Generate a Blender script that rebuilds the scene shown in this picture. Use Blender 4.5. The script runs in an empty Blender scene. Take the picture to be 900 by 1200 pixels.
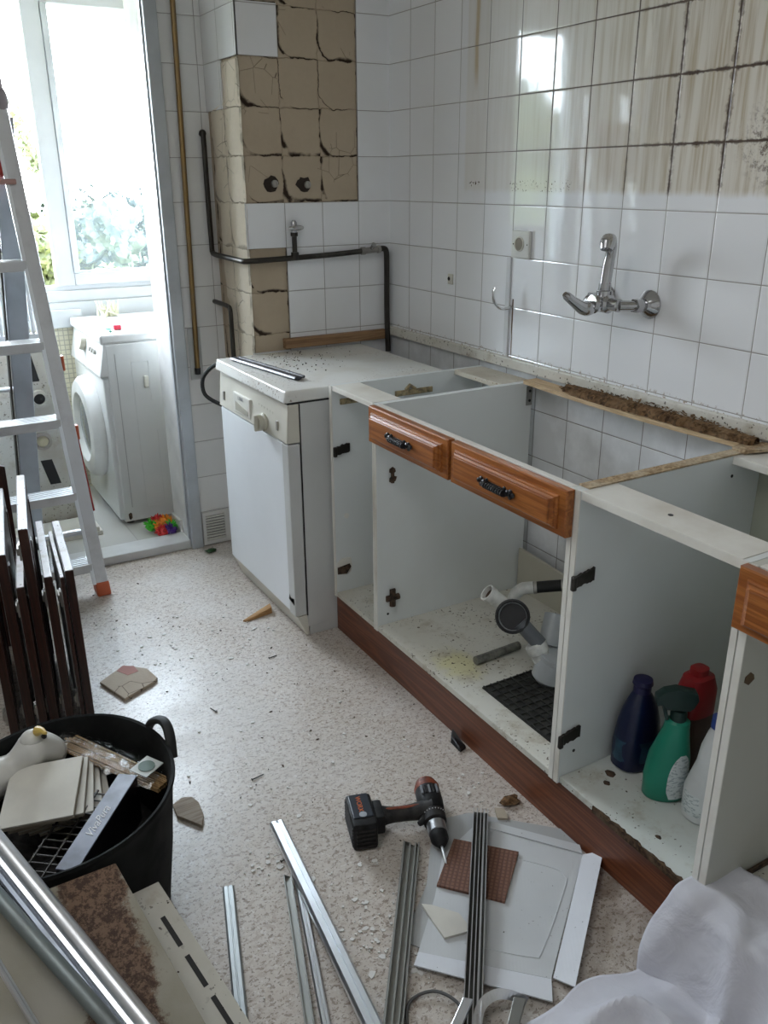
import bpy, bmesh, math, random
from mathutils import Vector, Matrix, Euler, noise as mnoise

C = bpy.context.scene.collection
SC = bpy.context.scene
PI = math.pi

# ------------------------------------------------------------------ camera
cam_d = bpy.data.cameras.new('camera'); cam = bpy.data.objects.new('camera', cam_d); C.objects.link(cam)
SC.camera = cam
cam_d.sensor_fit = 'VERTICAL'; cam_d.sensor_height = 24.0; cam_d.lens = 24.0 * 1008.93 / 1200.0
cam_d.clip_start = 0.02; cam_d.clip_end = 300
_yaw, _pit, _rol = 0.5258, -0.3700, -0.0055
_F = Vector((math.sin(_yaw) * math.cos(_pit), math.cos(_yaw) * math.cos(_pit), math.sin(_pit)))
_R = Vector((math.cos(_yaw), -math.sin(_yaw), 0)); _U = _R.cross(_F)
_R, _U = (math.cos(_rol) * _R + math.sin(_rol) * _U), (-math.sin(_rol) * _R + math.cos(_rol) * _U)
_m = Matrix((_R, _U, -_F)).transposed().to_4x4(); _m.translation = Vector((-1.7251, -2.9195, 1.4281))
cam.matrix_world = _m

# ------------------------------------------------------------------ world and light
W = bpy.data.worlds.new('daylight'); SC.world = W; W.use_nodes = True
_n = W.node_tree.nodes; _l = W.node_tree.links; _n.clear()
_o = _n.new('ShaderNodeOutputWorld'); _b = _n.new('ShaderNodeBackground'); _r = _n.new('ShaderNodeValToRGB')
_t = _n.new('ShaderNodeTexCoord'); _s = _n.new('ShaderNodeSeparateXYZ')
_l.new(_t.outputs['Generated'], _s.inputs[0]); _l.new(_s.outputs['Z'], _r.inputs[0]); _l.new(_r.outputs[0], _b.inputs[0]); _l.new(_b.outputs[0], _o.inputs[0])
_r.color_ramp.elements[0].position = 0.0; _r.color_ramp.elements[0].color = (0.90, 0.95, 1.0, 1)
_r.color_ramp.elements[1].position = 0.7; _r.color_ramp.elements[1].color = (0.78, 0.88, 1.0, 1)
SKY = 17.0
_b.inputs[1].default_value = SKY

def area(name, loc, rot, sx, sy, energy, col=(1, 1, 1), portal=False):
    d = bpy.data.lights.new(name, 'AREA'); d.shape = 'RECTANGLE'; d.size = sx; d.size_y = sy; d.energy = energy; d.color = col
    if portal: d.cycles.is_portal = True
    o = bpy.data.objects.new(name, d); C.objects.link(o); o.location = loc; o.rotation_euler = rot
    return o
area('window_daylight_portal', (-1.13, 1.43, 1.56), (-PI / 2, 0, 0), 1.8, 1.35, 1, portal=True)
area('added_fill_light', (-1.95, -1.9, 2.44), (0, 0, 0), 1.0, 1.0, 5.5, (0.97, 0.98, 1.0))  # added soft fill from above, stands for no lamp in the room

vs = SC.view_settings
vs.view_transform = 'Standard'; vs.look = 'None'; vs.gamma = 1.0; vs.use_curve_mapping = False; vs.exposure = 1.05
SC.cycles.use_denoising = True
SC.cycles.max_bounces = 10; SC.cycles.diffuse_bounces = 6; SC.cycles.glossy_bounces = 5; SC.cycles.transparent_max_bounces = 12
SC.cycles.sample_clamp_indirect = 6.0
SC.cycles.caustics_reflective = False; SC.cycles.caustics_refractive = False

# ------------------------------------------------------------------ node helper
class G:
    """tiny node-graph writer"""
    def __init__(s, name):
        s.m = bpy.data.materials.new(name); s.m.use_nodes = True
        s.n = s.m.node_tree.nodes; s.l = s.m.node_tree.links; s.n.clear()
        s.out = s.n.new('ShaderNodeOutputMaterial'); s.bsdf = s.n.new('ShaderNodeBsdfPrincipled')
        s.l.new(s.bsdf.outputs[0], s.out.inputs[0])
        s.tc = s.n.new('ShaderNodeTexCoord')
    def put(s, sock, v):
        if isinstance(v, bpy.types.NodeSocket): s.l.new(v, sock)
        elif v is not None:
            if sock.type == 'RGBA' and not hasattr(v, '__len__'): v = (v, v, v, 1)
            if sock.type == 'RGBA' and len(v) == 3: v = (*v, 1)
            sock.default_value = v
    def math(s, op, a, b=None, c=None):
        n = s.n.new('ShaderNodeMath'); n.operation = op
        for i, v in enumerate((a, b, c)):
            if v is not None: s.put(n.inputs[i], v)
        return n.outputs[0]
    def add(s, a, b): return s.math('ADD', a, b)
    def sub(s, a, b): return s.math('SUBTRACT', a, b)
    def mul(s, a, b): return s.math('MULTIPLY', a, b)
    def mx(s, a, b): return s.math('MAXIMUM', a, b)
    def mn(s, a, b): return s.math('MINIMUM', a, b)
    def gt(s, a, b): return s.math('GREATER_THAN', a, b)
    def lt(s, a, b): return s.math('LESS_THAN', a, b)
    def ramp(s, x, a, b, lo=0.0, hi=1.0):
        n = s.n.new('ShaderNodeMapRange'); n.interpolation_type = 'SMOOTHSTEP'
        s.put(n.inputs[0], x); s.put(n.inputs[1], a); s.put(n.inputs[2], b); s.put(n.inputs[3], lo); s.put(n.inputs[4], hi)
        return n.outputs[0]
    def obj(s, scale=None, rot=None):
        if scale is None and rot is None: return s.tc.outputs['Object']
        n = s.n.new('ShaderNodeMapping'); s.l.new(s.tc.outputs['Object'], n.inputs[0])
        if scale is not None: n.inputs['Scale'].default_value = scale
        if rot is not None: n.inputs['Rotation'].default_value = rot
        return n.outputs[0]
    def xyz(s, v=None):
        n = s.n.new('ShaderNodeSeparateXYZ'); s.l.new(v or s.tc.outputs['Object'], n.inputs[0]); return n.outputs[0], n.outputs[1], n.outputs[2]
    def vec(s, x=0.0, y=0.0, z=0.0):
        n = s.n.new('ShaderNodeCombineXYZ'); s.put(n.inputs[0], x); s.put(n.inputs[1], y); s.put(n.inputs[2], z); return n.outputs[0]
    def noise(s, scale, v=None, detail=3, rough=.55, dist=0.0):
        n = s.n.new('ShaderNodeTexNoise'); s.l.new(v or s.tc.outputs['Object'], n.inputs['Vector'])
        n.inputs['Scale'].default_value = scale; n.inputs['Detail'].default_value = detail; n.inputs['Roughness'].default_value = rough; n.inputs['Distortion'].default_value = dist
        return n.outputs[0]
    def vor(s, scale, v=None, feat='F1', out='Distance', rnd=1.0):
        n = s.n.new('ShaderNodeTexVoronoi'); n.feature = feat; s.l.new(v or s.tc.outputs['Object'], n.inputs['Vector'])
        n.inputs['Scale'].default_value = scale; n.inputs['Randomness'].default_value = rnd
        return n.outputs[out]
    def white(s, v):
        n = s.n.new('ShaderNodeTexWhiteNoise'); n.noise_dimensions = '3D'; s.l.new(v, n.inputs['Vector']); return n.outputs[0], n.outputs[1]
    def mix(s, f, a, b, mode='MIX'):
        n = s.n.new('ShaderNodeMix'); n.data_type = 'RGBA'; n.blend_type = mode
        s.put(n.inputs[0], f); s.put(n.inputs[6], a); s.put(n.inputs[7], b); return n.outputs[2]
    def bump(s, h, strength=.3, dist=.01, nrm=None):
        n = s.n.new('ShaderNodeBump'); n.inputs['Strength'].default_value = strength; n.inputs['Distance'].default_value = dist
        s.put(n.inputs['Height'], h)
        if nrm: s.l.new(nrm, n.inputs['Normal'])
        return n.outputs[0]
    def set(s, col=None, rough=None, metal=None, nrm=None, **kw):
        if col is not None: s.put(s.bsdf.inputs['Base Color'], col)
        if rough is not None: s.put(s.bsdf.inputs['Roughness'], rough)
        if metal is not None: s.put(s.bsdf.inputs['Metallic'], metal)
        if nrm is not None: s.l.new(nrm, s.bsdf.inputs['Normal'])
        for k, v in kw.items(): s.put(s.bsdf.inputs[k.replace('_', ' ')], v)
        return s.m

MATS = {}
def plain(name, col, rough=.5, metal=0.0, var=.06, nscale=9, bump=.0, bscale=120, spec=.5):
    """a painted / moulded surface with slight procedural wear"""
    if name in MATS: return MATS[name]
    g = G(name)
    n = g.noise(nscale, detail=4)
    f = g.ramp(n, .35, .7)
    c2 = tuple(max(0, c * (1 - var * 2.2)) for c in col)
    r = g.add(g.mul(f, .08), rough)
    nr = g.bump(g.noise(bscale, detail=2), bump, .002) if bump else None
    MATS[name] = g.set(g.mix(f, col, c2), r, metal, nr, Specular_IOR_Level=spec)
    return MATS[name]

# ------------------------------------------------------------------ mesh helper
class MB:
    def __init__(s): s.bm = bmesh.new()
    def box(s, a, b, bev=0.0, M=None, seg=2):
        (x0, y0, z0), (x1, y1, z1) = a, b
        x0, x1 = min(x0, x1), max(x0, x1); y0, y1 = min(y0, y1), max(y0, y1); z0, z1 = min(z0, z1), max(z0, z1)
        P = [(x0, y0, z0), (x1, y0, z0), (x1, y1, z0), (x0, y1, z0), (x0, y0, z1), (x1, y0, z1), (x1, y1, z1), (x0, y1, z1)]
        vsx = [s.bm.verts.new(M @ Vector(p) if M else p) for p in P]
        fs = [s.bm.faces.new([vsx[i] for i in f]) for f in ((0, 3, 2, 1), (4, 5, 6, 7), (0, 1, 5, 4), (1, 2, 6, 5), (2, 3, 7, 6), (3, 0, 4, 7))]
        if bev > 0:
            es = list({e for f in fs for e in f.edges})
            bmesh.ops.bevel(s.bm, geom=es, offset=bev, segments=seg, profile=.5, affect='EDGES')
        return s
    def hexa(s, bot, top, bev=0.0):
        """eight corners: four bottom, four top, same winding"""
        vsx = [s.bm.verts.new(p) for p in list(bot) + list(top)]
        fs = [s.bm.faces.new([vsx[i] for i in f]) for f in ((0, 3, 2, 1), (4, 5, 6, 7), (0, 1, 5, 4), (1, 2, 6, 5), (2, 3, 7, 6), (3, 0, 4, 7))]
        if bev > 0:
            bmesh.ops.bevel(s.bm, geom=list({e for f in fs for e in f.edges}), offset=bev, segments=2, profile=.5, affect='EDGES')
        return s
    def prism(s, pts, z0, z1, M=None, bev=0.0):
        """polygon in xy extruded z0..z1"""
        f = lambda p: (M @ Vector(p)) if M else Vector(p)
        b = [s.bm.verts.new(f((p[0], p[1], z0))) for p in pts]; t = [s.bm.verts.new(f((p[0], p[1], z1))) for p in pts]
        n = len(pts); fs = [s.bm.faces.new(b[::-1]), s.bm.faces.new(t)]
        for i in range(n): fs.append(s.bm.faces.new((b[i], b[(i + 1) % n], t[(i + 1) % n], t[i])))
        if bev > 0:
            bmesh.ops.bevel(s.bm, geom=list({e for q in fs for e in q.edges}), offset=bev, segments=2, profile=.5, affect='EDGES')
        return s
    def tube(s, pts, r, n=12, cap=True, sx=1.0):
        """round bar through points; r a number or one per point"""
        pts = [Vector(p) for p in pts]; R = r if hasattr(r, '__len__') else [r] * len(pts)
        rings = []; up = None
        for i, p in enumerate(pts):
            d = (pts[min(i + 1, len(pts) - 1)] - pts[max(i - 1, 0)]).normalized()
            if up is None:
                up = Vector((0, 0, 1)) if abs(d.z) < .9 else Vector((0, 1, 0))
            a = d.cross(up); 
            if a.length < 1e-4: a = d.cross(Vector((1, 0, 0)))
            a.normalize(); b = a.cross(d).normalized(); up = b
            rings.append([s.bm.verts.new(p + R[i] * (math.cos(t) * a * sx + math.sin(t) * b)) for t in [2 * PI * k / n for k in range(n)]])
        for i in range(len(rings) - 1):
            for k in range(n):
                s.bm.faces.new((rings[i][k], rings[i][(k + 1) % n], rings[i + 1][(k + 1) % n], rings[i + 1][k]))
        if cap:
            s.bm.faces.new(rings[0][::-1]); s.bm.faces.new(rings[-1])
        return s
    def lathe(s, prof, M=None, n=24, sc=(1, 1)):
        """profile (r, z) turned about z, placed by matrix M"""
        M = M or Matrix.Identity(4); rings = []
        for r, z in prof:
            if r < 1e-6: rings.append([s.bm.verts.new(M @ Vector((0, 0, z)))])
            else: rings.append([s.bm.verts.new(M @ Vector((r * math.cos(2 * PI * k / n) * sc[0], r * math.sin(2 * PI * k / n) * sc[1], z))) for k in range(n)])
        for a, b in zip(rings, rings[1:]):
            for k in range(n):
                q = []
                for v in (a[k % len(a)], a[(k + 1) % len(a)], b[(k + 1) % len(b)], b[k % len(b)]):
                    if v not in q: q.append(v)
                if len(q) >= 3:
                    try: s.bm.faces.new(q)
                    except ValueError: pass
        return s
    def sphere(s, c, r, sub=2, sc=(1, 1, 1), jitter=0.0, seed=0):
        M = Matrix.Translation(c) @ Matrix.Diagonal((sc[0], sc[1], sc[2], 1))
        ret = bmesh.ops.create_icosphere(s.bm, subdivisions=sub, radius=r)
        for v in ret['verts']:
            k = 1.0
            if jitter: k += jitter * mnoise.noise(v.co * (2.2 / r) + Vector((seed * 7.3, seed, 0)))
            v.co = M @ (v.co * k)
        return s
    def grid(s, P):
        """P[i][j] points"""
        V = [[s.bm.verts.new(p) for p in row] for row in P]
        for i in range(len(V) - 1):
            for j in range(len(V[0]) - 1):
                s.bm.faces.new((V[i][j], V[i + 1][j], V[i + 1][j + 1], V[i][j + 1]))
        return s
    def bumps(s, amp, scale, seed=0):
        for v in s.bm.verts:
            v.co += Vector([amp * mnoise.noise(v.co * scale + Vector((seed + 11 * k, seed * 3, k))) for k in range(3)])
        return s
    def build(s, name, mat, parent=None, smooth=False, ang=35):
        bmesh.ops.recalc_face_normals(s.bm, faces=s.bm.faces)
        me = bpy.data.meshes.new(name)
        off = wloc(parent) if parent else None
        if off is not None and off.length > 0: bmesh.ops.translate(s.bm, verts=s.bm.verts, vec=-off)
        s.bm.to_mesh(me); s.bm.free()
        me.materials.append(mat)
        if smooth:
            for p in me.polygons: p.use_smooth = True
            try: me.set_sharp_from_angle(angle=math.radians(ang))
            except Exception: pass
        o = bpy.data.objects.new(name, me); C.objects.link(o)
        if parent: o.parent = parent
        return o
def wloc(o):
    v = Vector((0, 0, 0))
    while o: v += Vector(o.location); o = o.parent
    return v
def tag(o, label=None, cat=None, group=None, kind=None):
    if label: o['label'] = label
    if cat: o['category'] = cat
    if group: o['group'] = group
    if kind: o['kind'] = kind
    return o
def thing(name, label, cat, loc=(0, 0, 0), group=None):
    o = bpy.data.objects.new(name, None); C.objects.link(o); o.location = loc; o.empty_display_size = .05
    return tag(o, label, cat, group)
def struct(name, mb, mat, parent=None, smooth=False):
    o = mb.build(name, mat, parent, smooth)
    if not parent: o['kind'] = 'structure'
    return o
def solo(name, mb, mat, label, cat, group=None, smooth=False, kind=None):
    """a thing that is one mesh; its origin goes to the middle of its base"""
    xs = [v.co for v in mb.bm.verts]
    c = Vector((sum((min(v[i] for v in xs), max(v[i] for v in xs))) / 2 for i in range(3))); c.z = min(v.z for v in xs)
    bmesh.ops.translate(mb.bm, verts=mb.bm.verts, vec=-c)
    o = mb.build(name, mat, None, smooth); o.location = c
    return tag(o, label, cat, group, kind)
def rotz(a, c=(0, 0, 0)):
    c = Vector(c); return Matrix.Translation(c) @ Matrix.Rotation(a, 4, 'Z')
def frame(p, xdir, ydir):
    """matrix with origin p, x along xdir, y towards ydir"""
    x = Vector(xdir).normalized(); z = x.cross(Vector(ydir)).normalized(); y = z.cross(x)
    M = Matrix((x, y, z)).transposed().to_4x4(); M.translation = Vector(p); return M
def arc(pts, k=6):
    """catmull-rom through points"""
    P = [Vector(p) for p in pts]; P = [P[0] * 2 - P[1]] + P + [P[-1] * 2 - P[-2]]; out = []
    for i in range(1, len(P) - 2):
        a, b, c, d = P[i - 1], P[i], P[i + 1], P[i + 2]
        for j in range(k):
            t = j / k
            out.append(.5 * ((2 * b) + (c - a) * t + (2 * a - 5 * b + 4 * c - d) * t * t + (3 * b - a - 3 * c + d) * t ** 3))
    out.append(P[-2]); return out
def text_part(name, body, size, M, mat, parent, ext=.0004, shear=0.0):
    cu = bpy.data.curves.new(name, 'FONT'); cu.body = body; cu.size = size; cu.extrude = ext; cu.align_x = 'CENTER'; cu.align_y = 'CENTER'; cu.shear = shear
    tmp = bpy.data.objects.new('tmp', cu); C.objects.link(tmp)
    bpy.context.view_layer.update()
    me = bpy.data.meshes.new_from_object(tmp.evaluated_get(bpy.context.evaluated_depsgraph_get()))
    bpy.data.objects.remove(tmp)
    off = wloc(parent)
    for v in me.vertices: v.co = (M @ v.co) - off
    me.materials.clear(); me.materials.append(mat); me.name = name
    o = bpy.data.objects.new(name, me); C.objects.link(o); o.parent = parent
    return o

# ------------------------------------------------------------------ materials of the setting
def tile_mat(name, axis, sgn, off, w, h, base=(.83, .84, .86), grout=(.30, .28, .26), kind=None, zoff=0.0):
    g = G(name); X, Y, Z = g.xyz(); a = X if axis == 'x' else Y
    u = g.math('DIVIDE', g.sub(g.mul(a, sgn), off), w); v = g.math('DIVIDE', g.sub(Z, zoff), h)
    fu, fv = g.math('FRACT', u), g.math('FRACT', v); cu, cv = g.math('FLOOR', u), g.math('FLOOR', v)
    eu = g.mul(g.mn(fu, g.sub(1.0, fu)), w); ev = g.mul(g.mn(fv, g.sub(1.0, fv)), h); e = g.mn(eu, ev)
    gm = g.ramp(e, .0007, .0016, 1.0, 0.0)
    wn, wc = g.white(g.vec(cu, cv, .5)); r1, r2, _ = g.xyz(wc)
    n1 = g.noise(3.5, g.vec(a, Z, 0), 2)
    tilt = g.add(g.mul(g.mul(g.sub(r1, .5), fu), .9), g.mul(g.mul(g.sub(r2, .5), fv), .9))
    pil = g.ramp(e, .0005, .004)
    wav = g.noise(16, g.vec(a, g.mul(Z, .35), 0), 2, .5)
    hgt = g.add(g.add(g.mul(pil, 1.0), tilt), g.mul(wav, .35))
    nb = g.bump(hgt, .62, .0013)
    col = g.mix(wn, base, tuple(c * .955 for c in base)); gc = grout; rough = g.add(g.mul(gm, .5), .045)
    if kind == 'right':
        # grease and rust where the wall cupboards hung, all of it above z 1.39
        zone = g.mul(g.ramp(g.add(Z, g.mul(g.noise(20, detail=2), .014)), 1.385, 1.408), g.ramp(Y, -.470, -.482))
        streak = g.noise(1.0, g.vec(0, g.mul(Y, 46), g.mul(Z, 2.2)), 4, .6)
        right = g.ramp(Y, -.6, -1.7, .12, 1.0)
        tint = g.mul(g.mul(g.ramp(streak, .42, .72), right), zone)
        col = g.mix(g.mul(zone, g.ramp(Y, -.45, -1.5, .30, .75)), col, (.66, .61, .51))
        col = g.mix(g.mul(tint, .85), col, (.34, .25, .12))
        rust = g.noise(38, detail=5, rough=.7)
        # rust creeping out of the joints to the right
        nearl = g.ramp(g.mn(g.add(eu, 0), g.add(ev, .003)), .0, .022, 1.0, 0.0)
        rr = g.mul(g.mul(g.ramp(Y, -1.15, -1.60), zone), g.ramp(g.add(g.mul(rust, .75), g.mul(nearl, .30)), .555, .68))
        patch = g.mul(g.ramp(g.add(g.math('POWER', g.math('ABSOLUTE', g.mul(g.add(Y, 1.68), 5.5)), 2), g.math('POWER', g.math('ABSOLUTE', g.mul(g.sub(Z, 1.50), 7.5)), 2)), .1, 1.0, 1.0, 0.0), zone)
        rr = g.mx(g.mul(rr, .75), g.mul(patch, g.ramp(g.add(g.noise(55, detail=6, rough=.85), g.mul(g.ramp(Y, -1.55, -1.74), .14)), .50, .60)))
        col = g.mix(rr, col, (.075, .035, .018))
        sp = g.mul(g.mul(g.lt(g.math('ABSOLUTE', g.sub(Z, 1.405)), .016), g.lt(g.math('ABSOLUTE', g.add(Y, .85)), .14)), g.gt(g.noise(150, detail=2), .64))
        sp2 = g.mul(g.mul(g.lt(g.math('ABSOLUTE', g.sub(Z, 1.41)), .008), g.lt(g.math('ABSOLUTE', g.add(Y, .53)), .03)), g.gt(g.noise(120, detail=2), .58))
        yel = g.mul(g.ramp(g.math('ABSOLUTE', g.add(Y, g.add(.515, g.mul(g.noise(6), .02)))), .004, .014, 1.0, 0.0), g.ramp(Z, 1.66, 1.75))
        col = g.mix(g.mul(yel, .7), col, (.48, .36, .18))
        col = g.mix(g.mx(sp, sp2), col, (.06, .035, .02))
        # brown crack under the socket, crumbs along the strip at the foot
        crack = g.mul(g.ramp(g.math('ABSOLUTE', g.add(Y, g.add(.752, g.mul(g.noise(9), .006)))), .0025, .0045, 1.0, 0.0), g.mul(g.gt(Z, .88), g.lt(Z, 1.075)))
        col = g.mix(crack, col, (.12, .07, .04))
        foot = g.mul(g.ramp(Z, .898, .912, 1.0, 0.0), g.gt(g.noise(70, detail=4, rough=.7), .58)); foot = g.mul(foot, g.gt(Z, .89))
        col = g.mix(g.mul(foot, .75), col, (.25, .15, .07))
        low = g.mul(g.lt(Z, .86), g.ramp(g.noise(7, detail=5), .3, .6)); col = g.mix(g.mul(low, .35), col, (.33, .33, .32))
        gdark = g.mx(g.mul(zone, g.ramp(Y, -.5, -1.1, .45, 1.0)), g.mul(g.lt(Z, .86), .5))
        gc = g.mix(gdark, grout, (.07, .045, .03))
        zg = g.mul(g.ramp(e, .0011, .0024, 1.0, 0.0), g.mul(zone, g.ramp(Y, -.7, -1.25))); col = g.mix(g.mul(zg, .85), col, (.10, .065, .045))
        wide = g.mul(g.mul(zone, g.ramp(Y, -1.05, -1.40)), g.ramp(g.add(e, g.mul(g.sub(rust, .5), -.014)), .0005, .0050, 1.0, 0.0))
        col = g.mix(wide, col, (.05, .025, .015))
        rough = g.add(rough, g.mul(zone, .015))
        rough = g.add(rough, g.mul(rr, .4))
    elif kind == 'dusty':
        d = g.ramp(g.noise(2.2, detail=4), .35, .7)
        col = g.mix(g.mul(d, .25), col, (.58, .55, .50))
    col = g.mix(gm, col, gc)
    return g.set(col, rough, 0.0, nb, Specular_IOR_Level=.5)

def adhesive_mat(name='tile adhesive', ca=(.43, .35, .255), cb=(.54, .455, .345), amt=1.0):
    g = G(name); X, Y, Z = g.xyz()
    front = g.lt(g.math('ABSOLUTE', Y), .012)
    a = g.add(g.mul(g.sub(g.mul(X, -1.0), .131), front), g.mul(g.mul(Y, 1.0), g.sub(1.0, front)))
    nz = g.mul(g.sub(g.noise(28, detail=4), .5), .020)
    u = g.math('DIVIDE', g.add(g.mul(a, -1.0), nz), .1463); v = g.math('DIVIDE', g.add(Z, nz), .15)
    fu, fv = g.math('FRACT', u), g.math('FRACT', v); cu, cv = g.math('FLOOR', u), g.math('FLOOR', v)
    wn, wc = g.white(g.vec(cu, cv, 2.5)); r1, r2, r3 = g.xyz(wc)
    # each trowelled pad is a square whose lower left corner is rounded off; dark gaps show round it
    px = g.mx(g.sub(.42, fu), 0.0); py = g.mx(g.sub(.42, fv), 0.0)
    dist = g.sub(g.math('SQRT', g.add(g.mul(px, px), g.mul(py, py))), .40)
    wdt = g.add(.010, g.mul(g.mul(g.ramp(g.noise(7, detail=3), .40, .62), g.gt(r1, .25)), .085))
    crack = g.ramp(g.math('ABSOLUTE', g.sub(dist, .012)), g.mul(wdt, .25), wdt, 1.0, 0.0)
    crack = g.mul(g.mul(crack, amt), g.ramp(g.noise(14, detail=3), .38, .52))
    edge = g.ramp(g.mn(g.mn(fu, g.sub(1.0, fu)), g.mn(fv, g.sub(1.0, fv))), .0, .018, 1.0, 0.0)
    thin = g.ramp(g.vor(13, feat='DISTANCE_TO_EDGE'), .0, .010, 1.0, 0.0); thin = g.mul(thin, g.gt(g.noise(5, detail=1), .56))
    col = g.mix(g.noise(5, detail=4), ca, cb)
    col = g.mix(g.mul(g.noise(60, detail=3), .25), col, (.33, .26, .19))
    col = g.mix(g.mul(edge, .35), col, (.22, .16, .11))
    col = g.mix(g.mul(thin, .8), col, (.06, .04, .025))
    col = g.mix(crack, col, (.035, .022, .014))
    h = g.sub(g.sub(g.mul(g.noise(22, detail=4), .5), g.mul(crack, 1.2)), g.mul(g.mx(thin, edge), .3))
    return g.set(col, .9, 0, g.bump(h, .8, .006), Specular_IOR_Level=.2)

def floor_mat():
    g = G('speckled kitchen floor'); X, Y, Z = g.xyz()
    ds = g.noise(30, detail=2); wv = g.vec(g.add(X, g.mul(ds, .016)), g.add(Y, g.mul(ds, .012)), 0)
    m1 = g.n.new('ShaderNodeMapping'); g.l.new(wv, m1.inputs[0]); m1.inputs['Rotation'].default_value = (0, 0, .6); m1.inputs['Scale'].default_value = (1, 1.7, 1)
    v1 = g.vor(62, m1.outputs[0], out='Color'); a, b, c = g.xyz(v1); d1 = g.vor(62, m1.outputs[0])
    v2 = g.vor(135, m1.outputs[0], out='Color'); a2, b2, _ = g.xyz(v2); d2 = g.vor(135, m1.outputs[0])
    col = g.mix(g.ramp(g.noise(1.7, detail=4), .3, .7), (.58, .53, .475), (.51, .455, .40))
    col = g.mix(g.mul(g.ramp(a, .50, .62), .25), col, (.66, .63, .60))
    wq = g.vec(g.add(X, g.mul(g.noise(11, detail=2), .03)), g.mul(g.add(Y, g.mul(g.noise(13, detail=2), .03)), 1.25), 0)
    f1 = g.noise(78, wq, 3, .62); f2 = g.noise(150, wq, 2, .6); f3 = g.noise(48, wq, 3, .6)
    col = g.mix(g.mul(g.ramp(f3, .55, .59), .45), col, (.38, .31, .26))
    col = g.mix(g.mul(g.ramp(f1, .565, .60), .75), col, (.25, .195, .155))
    col = g.mix(g.mul(g.ramp(f2, .60, .64), .8), col, (.18, .14, .11))
    col = g.mix(g.mul(g.ramp(g.noise(95, g.vec(Y, X, .7), 2), .64, .68), .5), col, (.72, .70, .68))
    # plaster dust tramped over the floor, stains by the plinth
    dust = g.ramp(g.noise(2.6, detail=6, rough=.65), .42, .72)
    far = g.ramp(Y, -1.9, -.4, .15, .8)
    col = g.mix(g.mul(g.mul(dust, far), .55), col, (.66, .655, .65))
    wsp = g.mul(g.gt(g.noise(210, detail=2), .70), g.ramp(g.noise(4, detail=3), .42, .6)); col = g.mix(g.mul(wsp, .8), col, (.80, .79, .77))
    bsp = g.mul(g.gt(g.noise(260, detail=1), .76), g.ramp(g.noise(3.1, detail=3), .45, .6)); col = g.mix(bsp, col, (.05, .045, .04))
    st = g.mul(g.ramp(X, -.78, -.56), g.mul(g.ramp(Y, -1.65, -1.95), g.ramp(g.noise(9, detail=4), .38, .62))); col = g.mix(g.mul(st, .6), col, (.16, .11, .07))
    rough = g.add(.33, g.mul(g.mul(dust, far), .30))
    return g.set(col, rough, 0, g.bump(g.add(g.noise(40, detail=3), g.mul(d1, .2)), .12, .002), Specular_IOR_Level=.45)

def lam_mat(name, base, dirt=.25, specks=.0, spcol=(.05, .035, .02), scr=.3):
    g = G(name)
    col = g.mix(g.mul(g.ramp(g.noise(3.2, detail=5, rough=.6), .4, .75), dirt), base, (.40, .34, .25))
    if specks:
        k = g.mul(g.gt(g.noise(95, detail=2), .70 - specks * .1), g.ramp(g.noise(9, detail=3), .42, .58))
        k2 = g.mul(g.gt(g.vor(26, out='Distance'), .0), g.lt(g.vor(26), .045 + specks * .03))
        col = g.mix(g.mx(k, k2), col, spcol)
        col = g.mix(g.mul(g.ramp(g.noise(11, detail=5, rough=.7), .5, .72), .5), col, (.30, .24, .15))
    return g.set(col, .42, 0, g.bump(g.noise(70, detail=2), .05, .001), Specular_IOR_Level=.4)

def chip_mat(name='raw chipboard', a=(.50, .38, .24), b=(.24, .16, .09), sc=160, c=(.62, .56, .44)):
    g = G(name); v = g.vor(sc, out='Color'); r, q, _ = g.xyz(v)
    col = g.mix(r, a, b); col = g.mix(g.mul(g.ramp(g.noise(14, detail=4),   .4, .7), .5), col, c)
    return g.set(col, .85, 0, g.bump(g.noise(sc * 1.2, detail=2), .5, .002), Specular_IOR_Level=.15)

def wood_mat(name, a, b, axis='y', ring=26, rough=.35, stretch=14):
    g = G(name)
    st = 1.0 / 22; sc = {'x': (st, 1, 1), 'y': (1, st, 1), 'z': (1, 1, st)}[axis]
    v = g.obj(scale=sc)
    big = g.noise(ring * .9, v, 2, .5, .3); s = g.math('SINE', g.mul(big, 62.0)); f = g.ramp(s, -1.0, .9)
    fib = g.noise(ring * 14, v, 3, .6); tone = g.noise(3.0, detail=2)
    col = g.mix(f, a, b); col = g.mix(g.mul(g.ramp(fib, .42, .66), .45), col, tuple(c * .45 for c in b)); col = g.mix(g.mul(tone, .35), col, tuple(c * .8 for c in a))
    return g.set(col, rough, 0, g.bump(g.add(f, fib), .10, .001), Specular_IOR_Level=.5)

def metal_mat(name, col=(.62, .63, .65), rough=.35, dirt=.0, axis='z'):
    g = G(name)
    f = g.ramp(g.noise(8, detail=5, rough=.65), .45, .75)
    c = g.mix(g.mul(f, dirt), col, (.20, .19, .17))
    return g.set(c, g.add(rough, g.mul(f, .12)), g.sub(1.0, g.mul(f, dirt * .6)), g.bump(g.noise(60, detail=2), .04, .001))

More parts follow.
